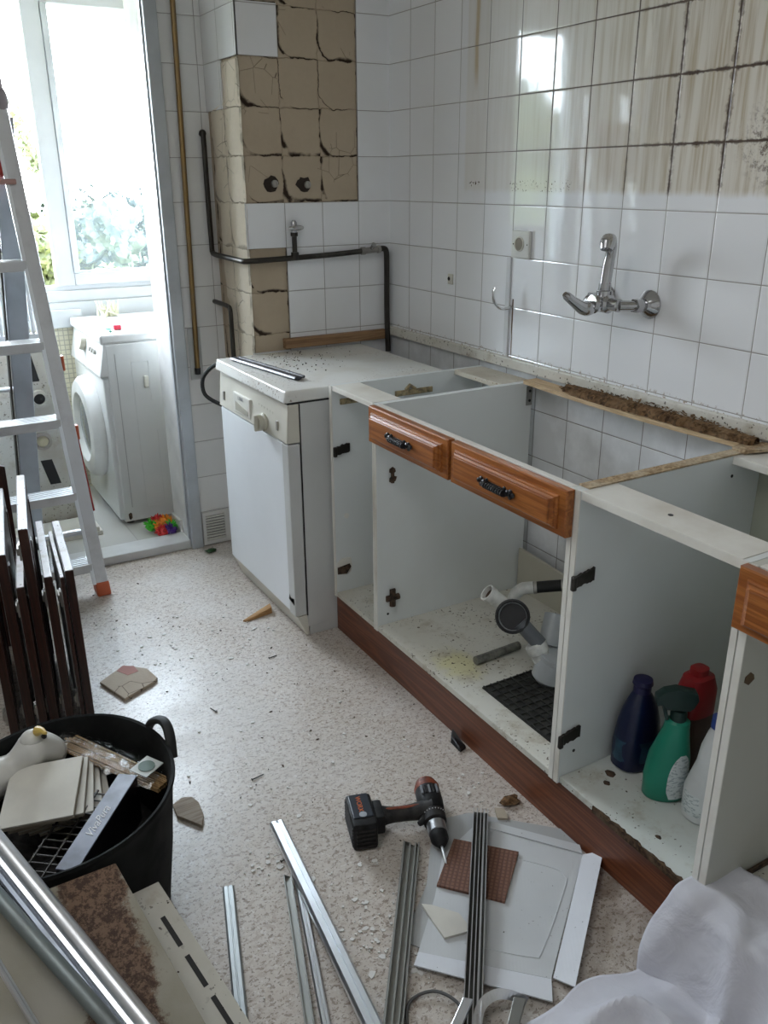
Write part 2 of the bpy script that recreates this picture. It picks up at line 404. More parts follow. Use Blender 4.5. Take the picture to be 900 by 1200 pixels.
M_tile_r = tile_mat('glazed tiles of the right wall', 'y', -1.0, .1409, .1493, .15, kind='right')
M_tile_b = tile_mat('glazed tiles of the back wall', 'x', -1.0, .131, .1463, .15, kind='dusty')
M_tile_n = tile_mat('glazed tiles beside the door', 'x', -1.0, .592, .149, .15, base=(.74, .74, .73), kind='dusty')
M_tile_s = tile_mat('glazed tiles on the pillar side', 'y', 1.0, .165, .149, .15, base=(.78, .78, .77))
M_adh = adhesive_mat(); M_adhs = adhesive_mat('adhesive lightened for daylight', (.60, .52, .41), (.70, .62, .50), .45); M_floor = floor_mat()  # side adhesive lightened in colour to stand for window light on it
M_plaster = plain('white plaster', (.80, .79, .77), .8, bump=.15, bscale=60); M_pl3 = plain('toned down white plaster', (.62, .62, .61), .8, bump=.15, bscale=60); M_pl2 = plain('greyed plaster', (.78, .77, .75), .85, bump=.15, bscale=60)  # balcony plaster colour lowered so strong daylight does not burn it out
M_white_alu = plain('white painted aluminium', (.50, .52, .54), .35, var=.03)
M_grey_alu = plain('grey anodised aluminium frame', (.50, .53, .56), .35, .4)
M_bal_floor = tile_mat('pale balcony floor tiles', 'x', 1.0, .045, .33, .33, base=(.56, .56, .54))
def mosaic():
    g = G('cream mosaic wall'); X, Y, Z = g.xyz(); v = g.vec(g.add(X, Y), g.mul(Z, 1.0), 0)
    fu = g.math('FRACT', g.mul(g.add(X, Y), 45)); fv = g.math('FRACT', g.mul(Z, 45))
    e = g.mn(g.mn(fu, g.sub(1.0, fu)), g.mn(fv, g.sub(1.0, fv)))
    return g.set(g.mix(g.ramp(e, .05, .13), (.42, .40, .32), (.66, .62, .48)), .3, 0, g.bump(g.ramp(e, .05, .15), .3, .002))
M_mosaic = mosaic()

# ------------------------------------------------------------------ structure
struct('floor', MB().box((-2.5, -3.7, -.06), (.0, .325, 0)), M_floor)
struct('floor_balcony', MB().box((-2.5, .43, -.06), (-.2, 1.3, .01)), M_bal_floor)
struct('wall_right', MB().box((0, -3.7, -.06), (.12, .0, 2.5)), M_tile_r)
struct('wall_left', MB().box((-2.62, -3.7, -.06), (-2.5, .37, 2.5)), M_pl2)
struct('wall_balcony_west', MB().box((-2.62, .37, -.06), (-2.5, 1.5, 2.5)), M_pl3)
struct('wall_front', MB().box((-2.62, -3.82, -.06), (.12, -3.7, 2.5)), M_pl2)
struct('ceiling', MB().box((-2.62, -3.82, 2.5), (.12, 1.5, 2.6)), M_plaster)
# back wall: a pillar standing forward, stripped down to the tile adhesive
wb = MB()
wb.box((-.564, .006, 0), (.12, .55, 2.5))
wall_back = struct('wall_back', wb, M_adh)
t = MB()   # tiles still in place on its front
for x0, x1, z0, z1 in ((-.131, 0, 0, 2.5), (-.570, -.131, 1.2, 1.35), (-.4236, -.131, 0, 1.2), (-.570, -.4236, 0, .84), (-.570, -.4236, 1.80, 1.955)):
    t.box((x0 + (.0006 if x0 < -.2 else 0), -.0, z0), (x1, .0065, z1))
struct('tile_cladding', t, M_tile_b, wall_back)
t = MB()   # and on its left side
for y0, y1, z0, z1 in ((-.0, .3143, 1.80, 2.5), (.150, .3143, 1.65, 1.80), (.0, .3143, 0, .60)):
    t.box((-.5705, y0, z0), (-.5645, y1, z1))
struct('tile_cladding', t, M_tile_s, wall_back)
# ragged remains of adhesive on the left side
g_ = MB(); rnd = random.Random(4)
N = 60; P = []
for i in range(N + 1):
    z = .60 + (1.79 - .60) * i / N
    far = (.285 if z > 1.0 else .25) + .02 * mnoise.noise(Vector((z * 9, 1, 0))) - (.03 if z < 1.35 else 0) - (.10 if z > 1.655 and True else 0) * 1.25
    near = -.002
    row = []
    for j in range(9):
        y = near + (far - near) * j / 8
        row.append((-.5655 - .005 * (1 if 0 < j < 8 else 0) - .004 * mnoise.noise(Vector((y * 30, z * 30, 3))), y, z))
    P.append(row)
g_.grid(P)
struct('adhesive_patch', g_, M_adhs, wall_back, smooth=True)
struct('wall_niche', MB().box((-.7235, .3143, -.06), (-.564, .55, 2.5)), M_tile_n)
struct('wall_balcony_corner', MB().box((-.765, .3643, -.06), (-.7235, .55, 2.5)), M_pl3)
struct('wall_balcony_side', MB().box((-.22, .55, -.06), (-.1, 1.5, 2.5)), M_pl3)
struct('wall_over_door', MB().box((-2.5, .3143, 2.251), (-.765, .43, 2.5)), M_plaster)
struct('wall_balcony_left', MB().box((-2.5, .3143, 0), (-1.64, .43, 2.25)), M_plaster)
struct('baseboard_balcony', MB().box((-.777, .432, .01), (-.765, .55, .085), .002), plain('pale baseboard', (.66, .66, .64), .4))
# balcony parapet and window
struct('wall_parapet', MB().box((-2.5, 1.3, -.06), (-.22, 1.42, .80)), M_mosaic)
struct('wall_window_side', MB().box((-2.5, 1.3, .80), (-2.03, 1.42, 2.2)), M_pl3)
struct('wall_balcony_head', MB().box((-2.5, 1.3, 2.20), (-.22, 1.42, 2.5)), M_pl3)
w1 = MB()
w1.box((-2.03, 1.27, .80), (-.22, 1.42, .835), .002).box((-2.03, 1.285, .835), (-.22, 1.40, .905), .003).box((-2.03, 1.30, .905), (-.22, 1.39, .955), .003).box((-2.03, 1.315, .955), (-.22, 1.38, .975), .002).box((-2.03, 1.29, .97), (-1.99, 1.39, 2.17), .003)
w1.box((-1.12, 1.262, .795), (-.90, 1.30, .875), .002)
w1.box((-2.03, 1.29, 2.17), (-.22, 1.39, 2.2), .003).box((-.26, 1.29, .97), (-.22, 1.39, 2.17), .003)
win = struct('window_1', w1, M_white_alu)
s_ = MB()
s_.box((-.985, 1.30, .975), (-.905, 1.345, 2.17), .004).box((-.905, 1.30, .975), (-.30, 1.345, 1.03), .004).box((-.905, 1.30, 2.11), (-.30, 1.345, 2.17), .004).box((-.34, 1.30, 1.03), (-.28, 1.345, 2.11), .003)
sash = struct('sash_frame', s_, M_white_alu, win)
struct('glazing_bead', MB().box((-.905, 1.292, 1.03), (-.878, 1.335, 2.11), .002).box((-.878, 1.31, 1.028), (-.34, 1.33, 1.038)), M_grey_alu, win)
g = G('window glass'); tr = g.n.new('ShaderNodeBsdfTransparent'); gl = g.n.new('ShaderNodeBsdfGlossy'); df = g.n.new('ShaderNodeBsdfTranslucent')
gl.inputs['Roughness'].default_value = .02; df.inputs['Color'].default_value = (.9, .95, 1, 1)
ly = g.n.new('ShaderNodeLayerWeight'); ly.inputs[0].default_value = .08
a1 = g.n.new('ShaderNodeMixShader'); a1.inputs[0].default_value = .012; g.l.new(tr.outputs[0], a1.inputs[1]); g.l.new(df.outputs[0], a1.inputs[2])
a2 = g.n.new('ShaderNodeMixShader'); g.l.new(g.mul(ly.outputs['Fresnel'], .6), a2.inputs[0]); g.l.new(a1.outputs[0], a2.inputs[1]); g.l.new(gl.outputs[0], a2.inputs[2])
tr.inputs[0].default_value = (.93, .97, .99, 1)
g.l.new(a2.outputs[0], g.out.inputs[0]); M_glass = g.m
struct('pane', MB().box((-.88, 1.318, 1.03), (-.34, 1.323, 2.11)), M_glass, win)
struct('pane', MB().box((-1.99, 1.358, .975), (-1.62, 1.363, 2.17)), M_glass, win)
struct('sash_frame', MB().box((-1.62, 1.35, .975), (-1.55, 1.385, 2.17), .004), M_white_alu, win)
# door frame between kitchen and balcony
d1 = MB()
d1.box((-.770, .3, 0), (-.7235, .3643, 2.25), .003).box((-.776, .322, .04), (-.770, .335, 2.25)).box((-1.64, .3, 2.20), (-.770, .3643, 2.25), .003).box((-1.68, .3, 0), (-1.64, .3643, 2.25), .003)
door = struct('door_1', d1, M_grey_alu)
struct('threshold', MB().box((-1.64, .318, -.0), (-.770, .432, .036), .004), plain('pale stone threshold', (.62, .63, .63), .35), door)
# strip on the right wall where the worktop ended, wooden batten on the pillar
struct('trim_1', MB().box((-.018, -3.2, .862), (0, -.001, .894), .003), lam_mat('dirty white strip', (.66, .64, .58), .6, .6))
struct('trim_2', MB().box((-.455, -.024, .848), (-.03, -.0, .884), .002), wood_mat('brown batten wood', (.34, .20, .10), (.22, .12, .055), 'x', 30, .6))

# ------------------------------------------------------------------ outside
g = G('sunlit ground'); M_ground = g.set(g.mix(g.ramp(g.noise(.35, detail=4), .4, .6), (.25, .22, .15), (.10, .12, .04)), .9)
struct('ground_outside', MB().box((-60, 3, -5.2), (60, 90, -5.0)), M_ground)
def leaf_mat(name, a, b):
    g = G(name); w = g.noise(2.6, detail=6, rough=.7); return g.set(g.mix(g.ramp(w, .42, .60), a, b), .6, 0, None, Specular_IOR_Level=.3)
M_leafA = leaf_mat('blue green foliage', (.014, .024, .022), (.042, .055, .032))
M_leafB = leaf_mat('yellow green foliage', (.030, .040, .012), (.070, .080, .024))
M_bark = plain('grey bark', (.16, .13, .10), .9, bump=.5, bscale=30)
def tree(x, y, zb, zt, r, mat, label, seed, n=1500):
    o = thing('garden_tree', label, 'tree', (x, y, zb), 'trees beyond the window')
    rd = random.Random(seed); b = MB(); zc = zt - r * .8
    cents = [(Vector((rd.gauss(0, .45) * r, rd.gauss(0, .45) * r, rd.uniform(-.5, .45) * r)), rd.uniform(.35, .6) * r) for _ in range(13)]
    for c, rr in cents: b.sphere((x + c.x, y + c.y, zc + c.z), rr * .80, 4, jitter=.55, seed=seed + rr)
    for _ in range(n):
        c, rr = rd.choice(cents); d = Vector((rd.gauss(0, 1), rd.gauss(0, 1), rd.gauss(0, 1))).normalized()
        p = Vector((x, y, zc)) + c + d * rr * rd.uniform(.72, 1.15); s = rd.uniform(.05, .11)
        u = Vector((rd.gauss(0, 1), rd.gauss(0, 1), rd.gauss(0, 1))).normalized(); w = d.cross(u)
        if w.length < .1: continue
        w.normalize(); u = w.cross(d).normalized() * .6 + d * .5
        vv = [b.bm.verts.new(p + q) for q in (-u * s, w * s * .5, u * s, -w * s * .5)]; b.bm.faces.new(vv)
    b.build('crown', mat, o)
    MB().tube([(x, y, zb), (x + .05, y, zb + (zc - zb) * .5), (x, y, zc)], [.16, .12, .07], 8).build('trunk', M_bark, o, True)
tree(1.45, 11.0, -5, 1.22, 1.35, M_leafA, 'blue green leafy tree seen through the glazed window pane', 1, 7000)
tree(.72, 7.6, -5, .42, .62, M_leafB, 'low yellow green bush at the foot of the glazed window pane', 3, 3000)
tree(-.12, 9.2, -5, .98, .62, M_leafB, 'yellow green tree seen through the open window left of the white mullion', 4, 1500)
tree(-2.6, 9.5, -5, .9, .9, M_leafB, 'bushy tree glimpsed behind the top of the aluminium ladder', 5, 900)
tree(-8.7, 9.3, -5, 3.0, 2.5, M_leafB, 'tall tree outside to the left, mirrored in the glazed wall tiles', 8, 3000)
# twig hanging into the open window
o = thing('hanging_branch', 'thin branch of yellow green leaves hanging high outside the open window', 'branch', (-.1, 7.6, 2.6))
b = MB(); rd = random.Random(9); pts = arc([(-.55, 7.6, 2.45), (-.25, 7.6, 2.2), (-.05, 7.6, 1.95), (.04, 7.6, 1.72), (.10, 7.6, 1.55)], 5)
MB().tube([(-1.2, 7.8, 2.8)] + pts, .012, 6).build('twig', M_bark, o, True)
for p in pts:
    for _ in range(16):
        q = p + Vector((rd.gauss(0, .045), rd.gauss(0, .05), rd.gauss(-.02, .06))); u = Vector((rd.gauss(0, 1), rd.gauss(0, .3), rd.gauss(0, 1))).normalized() * .035; w = u.cross(Vector((rd.gauss(0, .4), 1, rd.gauss(0, .4)))).normalized() * .018
        b.bm.faces.new([b.bm.verts.new(k) for k in (q - u, q + w, q + u, q - w)])
b.build('leaves', M_leafB, o)

# ------------------------------------------------------------------ materials of the things
M_lam = lam_mat('white melamine', (.70, .73, .725), .10)
M_lam2 = lam_mat('worn white melamine edge', (.74, .73, .68), .55)
M_lambot = lam_mat('dirty cabinet floor', (.62, .61, .55), .45, .45)
M_green = lam_mat('greenish back board', (.36, .38, .31), .3)
M_chip = chip_mat()
M_chipd = chip_mat('crumbled chipboard', (.20, .115, .055), (.045, .024, .012), 130, (.30, .20, .11))
M_pine = wood_mat('varnished pine', (.42, .150, .038), (.26, .080, .020), 'y', 20, .30)
M_plinth = wood_mat('red brown plinth veneer', (.20, .062, .025), (.12, .034, .014), 'y', 18, .4)
M_slat = wood_mat('pale raw wood', (.62, .46, .28), (.48, .33, .18), 'y', 30, .65)
M_dkwood = wood_mat('dark stained wood', (.040, .012, .007), (.020, .007, .004), 'z', 24, .35)
M_alu = metal_mat('brushed aluminium', (.66, .67, .69), .33, .25)
M_alub = metal_mat('bright aluminium', (.86, .89, .93), .32, .05)
M_alud = metal_mat('dull grey aluminium', (.34, .34, .32), .45, .3)
M_chrome = metal_mat('worn chrome', (.50, .50, .51), .12, .35)
M_steel = metal_mat('old plated steel', (.42, .40, .37), .4, .5)
M_blkmet = metal_mat('blackened iron', (.06, .055, .05), .4, .3)
M_blackpl = plain('black plastic', (.009, .009, .010), .4)
M_rubber = plain('black rubber', (.010, .011, .010), .62, var=.2)
M_appl = plain('aged white enamel', (.62, .63, .62), .3, var=.04, nscale=3)
M_door = plain('bluish white enamel', (.84, .87, .90), .28, var=.03, nscale=2)
M_cream = plain('yellowed cream plastic', (.66, .64, .56), .4, var=.06, nscale=4)
M_creamd = plain('cream plastic shade', (.42, .40, .33), .45)
M_grime = plain('brown grime', (.085, .05, .03), .8, var=.4, nscale=60)
M_pvc = plain('white pvc', (.70, .70, .66), .35, var=.15, nscale=25)
M_pvcg = plain('grey pvc', (.42, .44, .45), .35, var=.1)
M_pvcd = plain('dark grey pvc', (.10, .11, .12), .4)
M_red = plain('red plastic', (.42, .035, .025), .4)
M_orange = plain('orange plastic', (.60, .13, .05), .4)

# ------------------------------------------------------------------ dishwasher
dw = thing('dishwasher', 'white dishwasher with a cream control strip standing between the pillar and the cabinets', 'dishwasher', (-.42, -.30, 0))
X0, Y0, Y1 = -.682, -.592, -.008
b = MB(); b.box((X0 + .012, Y0, .03), (-.14, Y1, .797), .004); b.box((-.663, Y0 + .0005, .001), (-.16, Y1 - .004, .05)); b.build('body', M_appl, dw)
b = MB(); b.hexa([(-.722, Y0 - .004, .80), (-.135, Y0 - .004, .80), (-.135, Y1 + .004, .80), (-.722, Y1 + .004, .80)], [(-.714, Y0 - .004, .8365), (-.135, Y0 - .004, .8365), (-.135, Y1 + .004, .8365), (-.714, Y1 + .004, .8365)], .004)
def lid_mat():
    g = G('dirty white lid'); col = (.71, .71, .68)
    k = g.mul(g.gt(g.noise(120, detail=3), .63), g.ramp(g.noise(5, detail=3), .46, .62))
    col = g.mix(k, col, (.16, .10, .06)); col = g.mix(g.mul(g.ramp(g.noise(6, detail=5), .45, .7), .35), col, (.5, .44, .34))
    return g.set(col, .32, 0, None)
b.build('worktop_lid', lid_mat(), dw)
b = MB(); b.hexa([(-.716, Y0 - .001, .672), (X0 + .0115, Y0 - .001, .672), (X0 + .0115, Y1, .672), (-.716, Y1, .672)], [(-.706, Y0 - .001, .794), (X0 + .0115, Y0 - .001, .794), (X0 + .0115, Y1, .794), (-.706, Y1, .794)], .003)
cp = b.build('control_panel', M_cream, dw)
def onpanel(y, z): return (-.716 + (z - .672) / .122 * .010, y, z)
MB().box((-.7175, -.305, .684), (-.7085, -.155, .752), .003).build('handle_surround', plain('pale cream plastic', (.72, .71, .65), .35), cp)
MB().prism([(-.178, .692), (-.285, .692), (-.285, .708), (-.25, .712), (-.178, .724)], -.7195, -.7165, Matrix(((0, 0, 1, 0), (1, 0, 0, 0), (0, 1, 0, 0), (0, 0, 0, 1)))).build('handle_recess', M_creamd, cp)
MB().lathe([(.0, .0), (.030, .0), (.030, .006), (.024, .010), (.022, .024), (0, .026)], frame((-.7125, -.415, .702), (0, 1, 0), (0, 0, 1)) @ Matrix.Rotation(PI, 4, 'X'), 20).box((-.748, -.421, .676), (-.722, -.409, .728), .003).build('dial_knob', plain('beige dial', (.55, .53, .44), .4), cp, True)
for yy, ww in ((-.055, .006), (-.520, .006)):
    MB().box((-.7165, yy - ww, .700), (-.7095, yy + ww, .730), .001).build('rocker_switch', plain('grey button', (.30, .29, .26), .4), cp)
b = MB()
for k in range(6): b.box((-.7105, -.372 - .022 * k - .001, .748 - .001 * k), (-.7085, -.372 - .022 * k + .001, .755 - .001 * k))
b.build('dial_marks', M_creamd, cp)
text_part('brand_text', 'LYNX', .018, frame((-.7179, -.226, .738), (0, -1, 0), (0.08, 0, 1)), plain('grey print', (.22, .23, .25), .5), cp)
MB().box((-.709, Y0 - .0008, .7945), (-.14, Y1, .7997)).build('lid_gap_shade', M_blackpl, dw)  # solid black strip stands in for the shade in the gap below the lid
b = MB(); b.box((-.712, Y0 - .0005, .082), (X0 + .0105, Y1 - .001, .668), .005); dd = b.build('door', M_door, dw)
MB().box((-.7135, Y0 - .0015, .080), (-.6725, Y0 + .045, .667), .003).build('door_edge_trim', M_appl, dd)
MB().box((-.6705, Y0 - .0012, .075), (-.6675, Y0 + .002, .793)).build('side_seam_shade', M_blackpl, dw)  # thin black strip stands in for the shade in the seam beside the door
MB().prism([(-.588, .12), (-.545, .128), (-.552, .150), (-.566, .138), (-.588, .145)], -.7135, -.7120, Matrix(((0, 0, 1, 0), (1, 0, 0, 0), (0, 1, 0, 0), (0, 0, 0, 1)))).build('broken_edge', M_blackpl, dd)
b = MB(); b.hexa([(-.676, Y0 - .001, .002), (-.664, Y0 - .001, .002), (-.664, Y1, .002), (-.676, Y1, .002)], [(-.706, Y0 - .001, .077), (-.671, Y0 - .001, .077), (-.671, Y1, .077), (-.706, Y1, .077)], .002); b.build('kick_plate', M_cream, dw)
# dark strip left on the lid
solo('metal_strip', MB().tube([(-.672, -.065, .8435), (-.615, -.475, .8435)], .007, 8, sx=2.2).tube([(-.655, -.075, .8475), (-.597, -.478, .8475)], .005, 8), plain('dark bronze paint', (.035, .035, .045), .35), 'dark metal strip lying across the dishwasher lid', 'metal strip')
solo('drain_hose', MB().tube(arc([(-.655, .02, .79), (-.675, .07, .800), (-.70, .10, .785), (-.725, .13, .74), (-.725, .12, .685), (-.69, .07, .655), (-.66, .02, .65)], 6), .0075, 8), M_rubber, 'black rubber hose looping out behind the left side of the dishwasher', 'hose', smooth=True)

# ------------------------------------------------------------------ base cabinets
XF, ZT, ZB = -.58, .8475, .157
def hinge(par, x, y, z, face=-1, name='hinge_plate', mat=None, L=.055):
    b = MB(); n = 12; P = []; rr = random.Random(int(z * 1000))
    up = [(x - L / 2 + L * k / n, z + .012 + .004 * rr.random() + .010 * k / n) for k in range(n + 1)]; lo = [(x - L / 2 + L * k / n, z - .013 + .004 * rr.random() + .006 * k / n) for k in range(n + 1)]
    b.prism(up + lo[::-1], 0, .006, Matrix(((1, 0, 0, 0), (0, 0, face, y), (0, 1, 0, 0), (0, 0, 0, 1)))); b.box((x - L / 2 - .002, y, z - .016), (x - L / 2 + .010, y + face * .010, z + .016), .003)
    return b.build(name, mat or M_blkmet, par)
def cross_plate(par, x, y, z, face=-1):
    b = MB(); b.tube([(x, y + face * .003, z - .028), (x, y + face * .003, z + .028)], .010, 8).tube([(x - .022, y + face * .003, z), (x + .022, y + face * .003, z)], .010, 8)
    return b.build('hinge_plate', M_grime, par, True)
def runner(par, y, x0, x1, z):
    b = MB(); b.box((x0, y, z - .009), (x1, y - .006, z + .009), .002); b.tube([(x0 + .04, y - .003, z + .008), (x0 + .055, y - .003, z + .022), (x0 + .075, y - .003, z + .008)], .006, 6)
    for k in range(4):
        xx = x0 + (x1 - x0) * (k + .5) / 4; b.tube([(xx, y - .005, z), (xx, y - .009, z)], .005, 8)
    b.build('bracket', plain('rusty cream bracket', (.40, .32, .18), .6, var=.3, nscale=60), par)
# A narrow open unit
cA = thing('base_cabinet', 'narrow open white base cabinet between dishwasher and sink cabinet, doorless', 'cabinet', (-.30, -.76, ZB))
MB().box((XF, -.637, .14), (-.02, -.621, ZT - .001), .0008).build('side_panel', M_lam, cA)
MB().box((XF, -.8935, .14), (-.02, -.8835, ZT - .001), .0008).build('side_panel', M_lam, cA)
MB().box((XF, -.882, .1405), (-.02, -.6385, ZB), .001).build('bottom_panel', M_lambot, cA)
MB().box((XF, -.882, .832), (XF + .095, -.6385, ZT), .001).build('front_rail', M_lam2, cA)
MB().box((-.135, -.882, .832), (-.022, -.6385, ZT), .001).bumps(.002, 30).build('back_rail', lam_mat('brown smeared white rail', (.60, .56, .48), 1.0, .3, (.20, .12, .06)), cA)
for q_ in ((-.8925, -.8845), (-.637, -.621)): MB().box((XF - .0025, q_[0], .14), (XF, q_[1], ZT), .0006).build('edge_banding', M_lam2, cA)
runner(cA, -.6375, -.555, -.46, .795); runner(cA, -.6375, -.36, -.22, .795)
hinge(cA, -.553, -.6375, .639); 
b = MB(); b.prism([(-.578, .222), (-.53, .220), (-.524, .245), (-.528, .272), (-.56, .275), (-.578, .262)], .6372, .6400, Matrix(((1, 0, 0, 0), (0, 0, -1, 0), (0, 1, 0, 0), (0, 0, 0, 1)))); b.build('peeled_patch', M_lam2, cA)
b = MB(); b.prism([(-.578, .222), (-.545, .218), (-.528, .240), (-.534, .252), (-.578, .246)], .6400, .6415, Matrix(((1, 0, 0, 0), (0, 0, -1, 0), (0, 1, 0, 0), (0, 0, 0, 1)))); b.build('peeled_patch', M_grime, cA)
b = MB(); b.lathe([(0, 0), (.009, 0), (.009, .002), (0, .003)], frame((-.54, -.6372, .42), (1, 0, 0), (0, 0, 1)), 12); b.build('cover_cap', M_lam2, cA)
# B wide sink unit
cB = thing('base_cabinet', 'wide open sink cabinet with two wooden drawer fronts and no worktop', 'cabinet', (-.30, -1.30, ZB))
MB().box((XF, -.9055, .14), (-.03, -.8940, ZT - .001), .0008).build('side_panel', M_lam, cB)
MB().box((XF, -1.7115, .14), (-.02, -1.697, ZT - .001), .0008).build('side_panel', M_lam, cB)
def sink_floor():
    g = G('dirty sink cabinet floor with dried spill'); X, Y, Z = g.xyz(); base = (.62, .61, .55)
    col = g.mix(g.mul(g.ramp(g.noise(3.2, detail=5, rough=.6), .4, .75), .45), base, (.42, .36, .26))
    dx, dy = g.mul(g.add(X, .195), 13), g.mul(g.sub(Y, .085), 9); rr = g.add(g.math('SQRT', g.add(g.mul(dx, dx), g.mul(dy, dy))), g.mul(g.sub(g.noise(22, detail=4), .5), 1.1))
    col = g.mix(g.mul(g.ramp(rr, .35, 1.0, 1.0, 0.0), .8), col, (.60, .56, .30))
    k = g.mul(g.gt(g.noise(95, detail=2), .635), g.ramp(g.noise(5, detail=3), .40, .56)); k2 = g.mul(g.lt(g.vor(24), .10), g.gt(g.noise(6), .5))
    col = g.mix(g.mx(k, k2), col, (.07, .05, .03)); col = g.mix(g.mul(g.ramp(g.noise(11, detail=5, rough=.7), .5, .72), .6), col, (.30, .24, .15))
    return g.set(col, .45, 0, g.bump(g.noise(70, detail=2), .05, .001), Specular_IOR_Level=.4)
MB().box((XF, -1.6965, .1405), (-.03, -.906, ZB), .001).build('bottom_panel', sink_floor(), cB)
MB().box((XF + .001, -1.6965, .750), (XF + .018, -.906, ZT), .001).bumps(.0008, 40).build('front_rail', M_lam2, cB)
for q_ in ((-1.711, -1.6975), (-.905, -.8945)): MB().box((XF - .0025, q_[0], .14), (XF, q_[1], ZT), .0006).build('edge_banding', M_lam2, cB)
MB().hexa([(-.052, -1.6965, .1575), (-.042, -1.6965, .1575), (-.042, -.912, .1575), (-.052, -.912, .1575)], [(-.052, -1.6965, .26), (-.042, -1.6965, .26), (-.042, -.912, .30), (-.052, -.912, .30)]).build('low_back_board', lam_mat('cream board', (.50, .48, .40), .3), cB)
b = MB(); b.box((-.052, -.9062, .775), (-.030, -.9092, .835), .001); br = b.build('corner_bracket', M_alud, cB)
MB().tube([(-.041, -.909, .82), (-.041, -.911, .82)], .0045, 8).tube([(-.041, -.909, .79), (-.041, -.911, .79)], .0045, 8).build('screw_hole', M_blackpl, br)
MB().box((-.035, -.9062, .50), (-.02, -.916, .54), .002).build('hinge_plate', M_blkmet, cB)
cross_plate(cB, -.530, -.9060, .243)
b = MB(); b.sphere((-.528, -.9070, .648), .013, 1, (1, .25, .8), .4, 2).sphere((-.528, -.9070, .620), .014, 1, (1, .25, .9), .4, 5).tube([(-.528, -.907, .65), (-.528, -.907, .61)], .006, 6); b.build('glue_mark', M_grime, cB)
for (x, z) in ((-.545, .19),): MB().lathe([(0, 0), (.004, 0), (.004, .001), (0, .001)], frame((x, -.9058, z), (1, 0, 0), (0, 0, 1)), 8).build('screw_hole', M_blackpl, cB)
def drawer_front(par, y0, y1, z0, z1, xb, handle=True):
    """raised and fielded front, y0 > y1"""
    def ring(i, x):
        j = i * (1.0 if i < .004 else 1.45); return [(x, y0 - j, z0 + i), (x, y1 + j, z0 + i), (x, y1 + j, z1 - i), (x, y0 - j, z1 - i)]
    b = MB(); prof = [(0, xb), (0, xb - .017), (.0025, xb - .020), (.0145, xb - .020), (.0150, xb - .0245), (.0185, xb - .026), (.019, xb - .030), (.024, xb - .033), (.0245, xb - .037), (.026, xb - .038)]
    R = [[b.bm.verts.new(p) for p in ring(i, x)] for i, x in prof]
    for r0, r1 in zip(R, R[1:]):
        for k in range(4): b.bm.faces.new((r0[k], r0[(k + 1) % 4], r1[(k + 1) % 4], r1[k]))
    b.bm.faces.new(R[0][::-1]); b.bm.faces.new(R[-1])
    d = b.build('drawer_front', M_pine, par)
    if handle:
        ym, zm, xs = (y0 + y1) / 2, (z0 + z1) / 2 + .001, xb - .038
        h = MB(); L = .054
        h.box((xs - .003, ym - L, zm - .006), (xs - .0003, ym + L, zm + .006), .001)
        h.tube([(xs - .013, ym + L * .62, zm), (xs - .013, ym - L * .62, zm)], .0055, 10)
        for k in range(9): h.tube([(xs - .013, ym + L * .50 - k * .0078, zm), (xs - .013, ym + L * .50 - k * .0078 - .0035, zm)], .0078, 10)
        for s in (1, -1):
            h.tube([(xs, ym + s * L * .60, zm), (xs - .015, ym + s * L * .60, zm)], .0058, 8)
            for dy, dz, r in ((0, 0, .0085), (.010, .0065, .0065), (.010, -.0065, .0065), (.019, 0, .0065), (-.010, .008, .005), (-.010, -.008, .005)): h.sphere((xs - .004, ym + s * (L * .78 + dy), zm + dz), r, 1, (.7, 1, 1), .2, dy * 99)
        h.build('handle', plain('black iron', (.02, .02, .022), .35, .3), d, True)
    return d
drawer_front(cB, -.902, -1.290, .744, .846, XF - .003)
drawer_front(cB, -1.304, -1.712, .744, .846, XF - .003)
# C open unit
cC = thing('base_cabinet', 'open white cabinet holding the cleaning bottles, with wide rails on top', 'cabinet', (-.30, -1.92, ZB))
MB().box((XF, -1.728, .14), (-.02, -1.7125, ZT - .001), .0008).build('side_panel', M_lam, cC)
MB().box((XF, -2.122, .14), (-.02, -2.108, ZT - .001), .0008).build('side_panel', M_lam, cC)
MB().box((XF + .004, -2.1075, .1405), (-.02, -1.7285, ZB), .001).build('bottom_panel', lam_mat('stained cabinet floor', (.60, .63, .60), .35, .25), cC)
b = MB(); rd = random.Random(5)
P = []; P2 = []
for k in range(31):
    y = -1.84 - k * .0089; P.append((XF - .0015, y)); P2.append((XF + .002 + (.006 * rd.random() + .005 * mnoise.noise(Vector((y * 40, 0, 0)))) * min(1, k / 6), y))
P2 = P2[::-1]
b.prism(P + P2, .1412, ZB + .0004); b.build('damaged_edge', chip_mat('dark broken board edge', (.10, .06, .035), (.03, .018, .012), 160, (.22, .16, .11)), cC)
MB().box((XF, -2.1075, .829), (XF + .095, -1.7285, ZT), .001).build('front_rail', M_lam2, cC)
MB().box((-.135, -2.1075, .829), (-.022, -1.7285, ZT), .001).build('back_rail', M_lam2, cC)
MB().box((-.034, -2.1075, .158), (-.030, -1.7285, .828)).build('back_panel', M_green, cC)
for q_ in ((-2.1215, -2.1085), (-1.7275, -1.7130)): MB().box((XF - .0025, q_[0], .14), (XF, q_[1], ZT), .0006).build('edge_banding', M_lam2, cC)
MB().box((XF + .02, -1.728, ZT), (-.10, -1.697, ZT + .003)).bumps(.0008, 60).build('glue_line', M_chip, cC)
hinge(cC, -.560, -1.7285, .647, -1, L=.06); hinge(cC, -.560, -1.7285, .257, -1, L=.06)
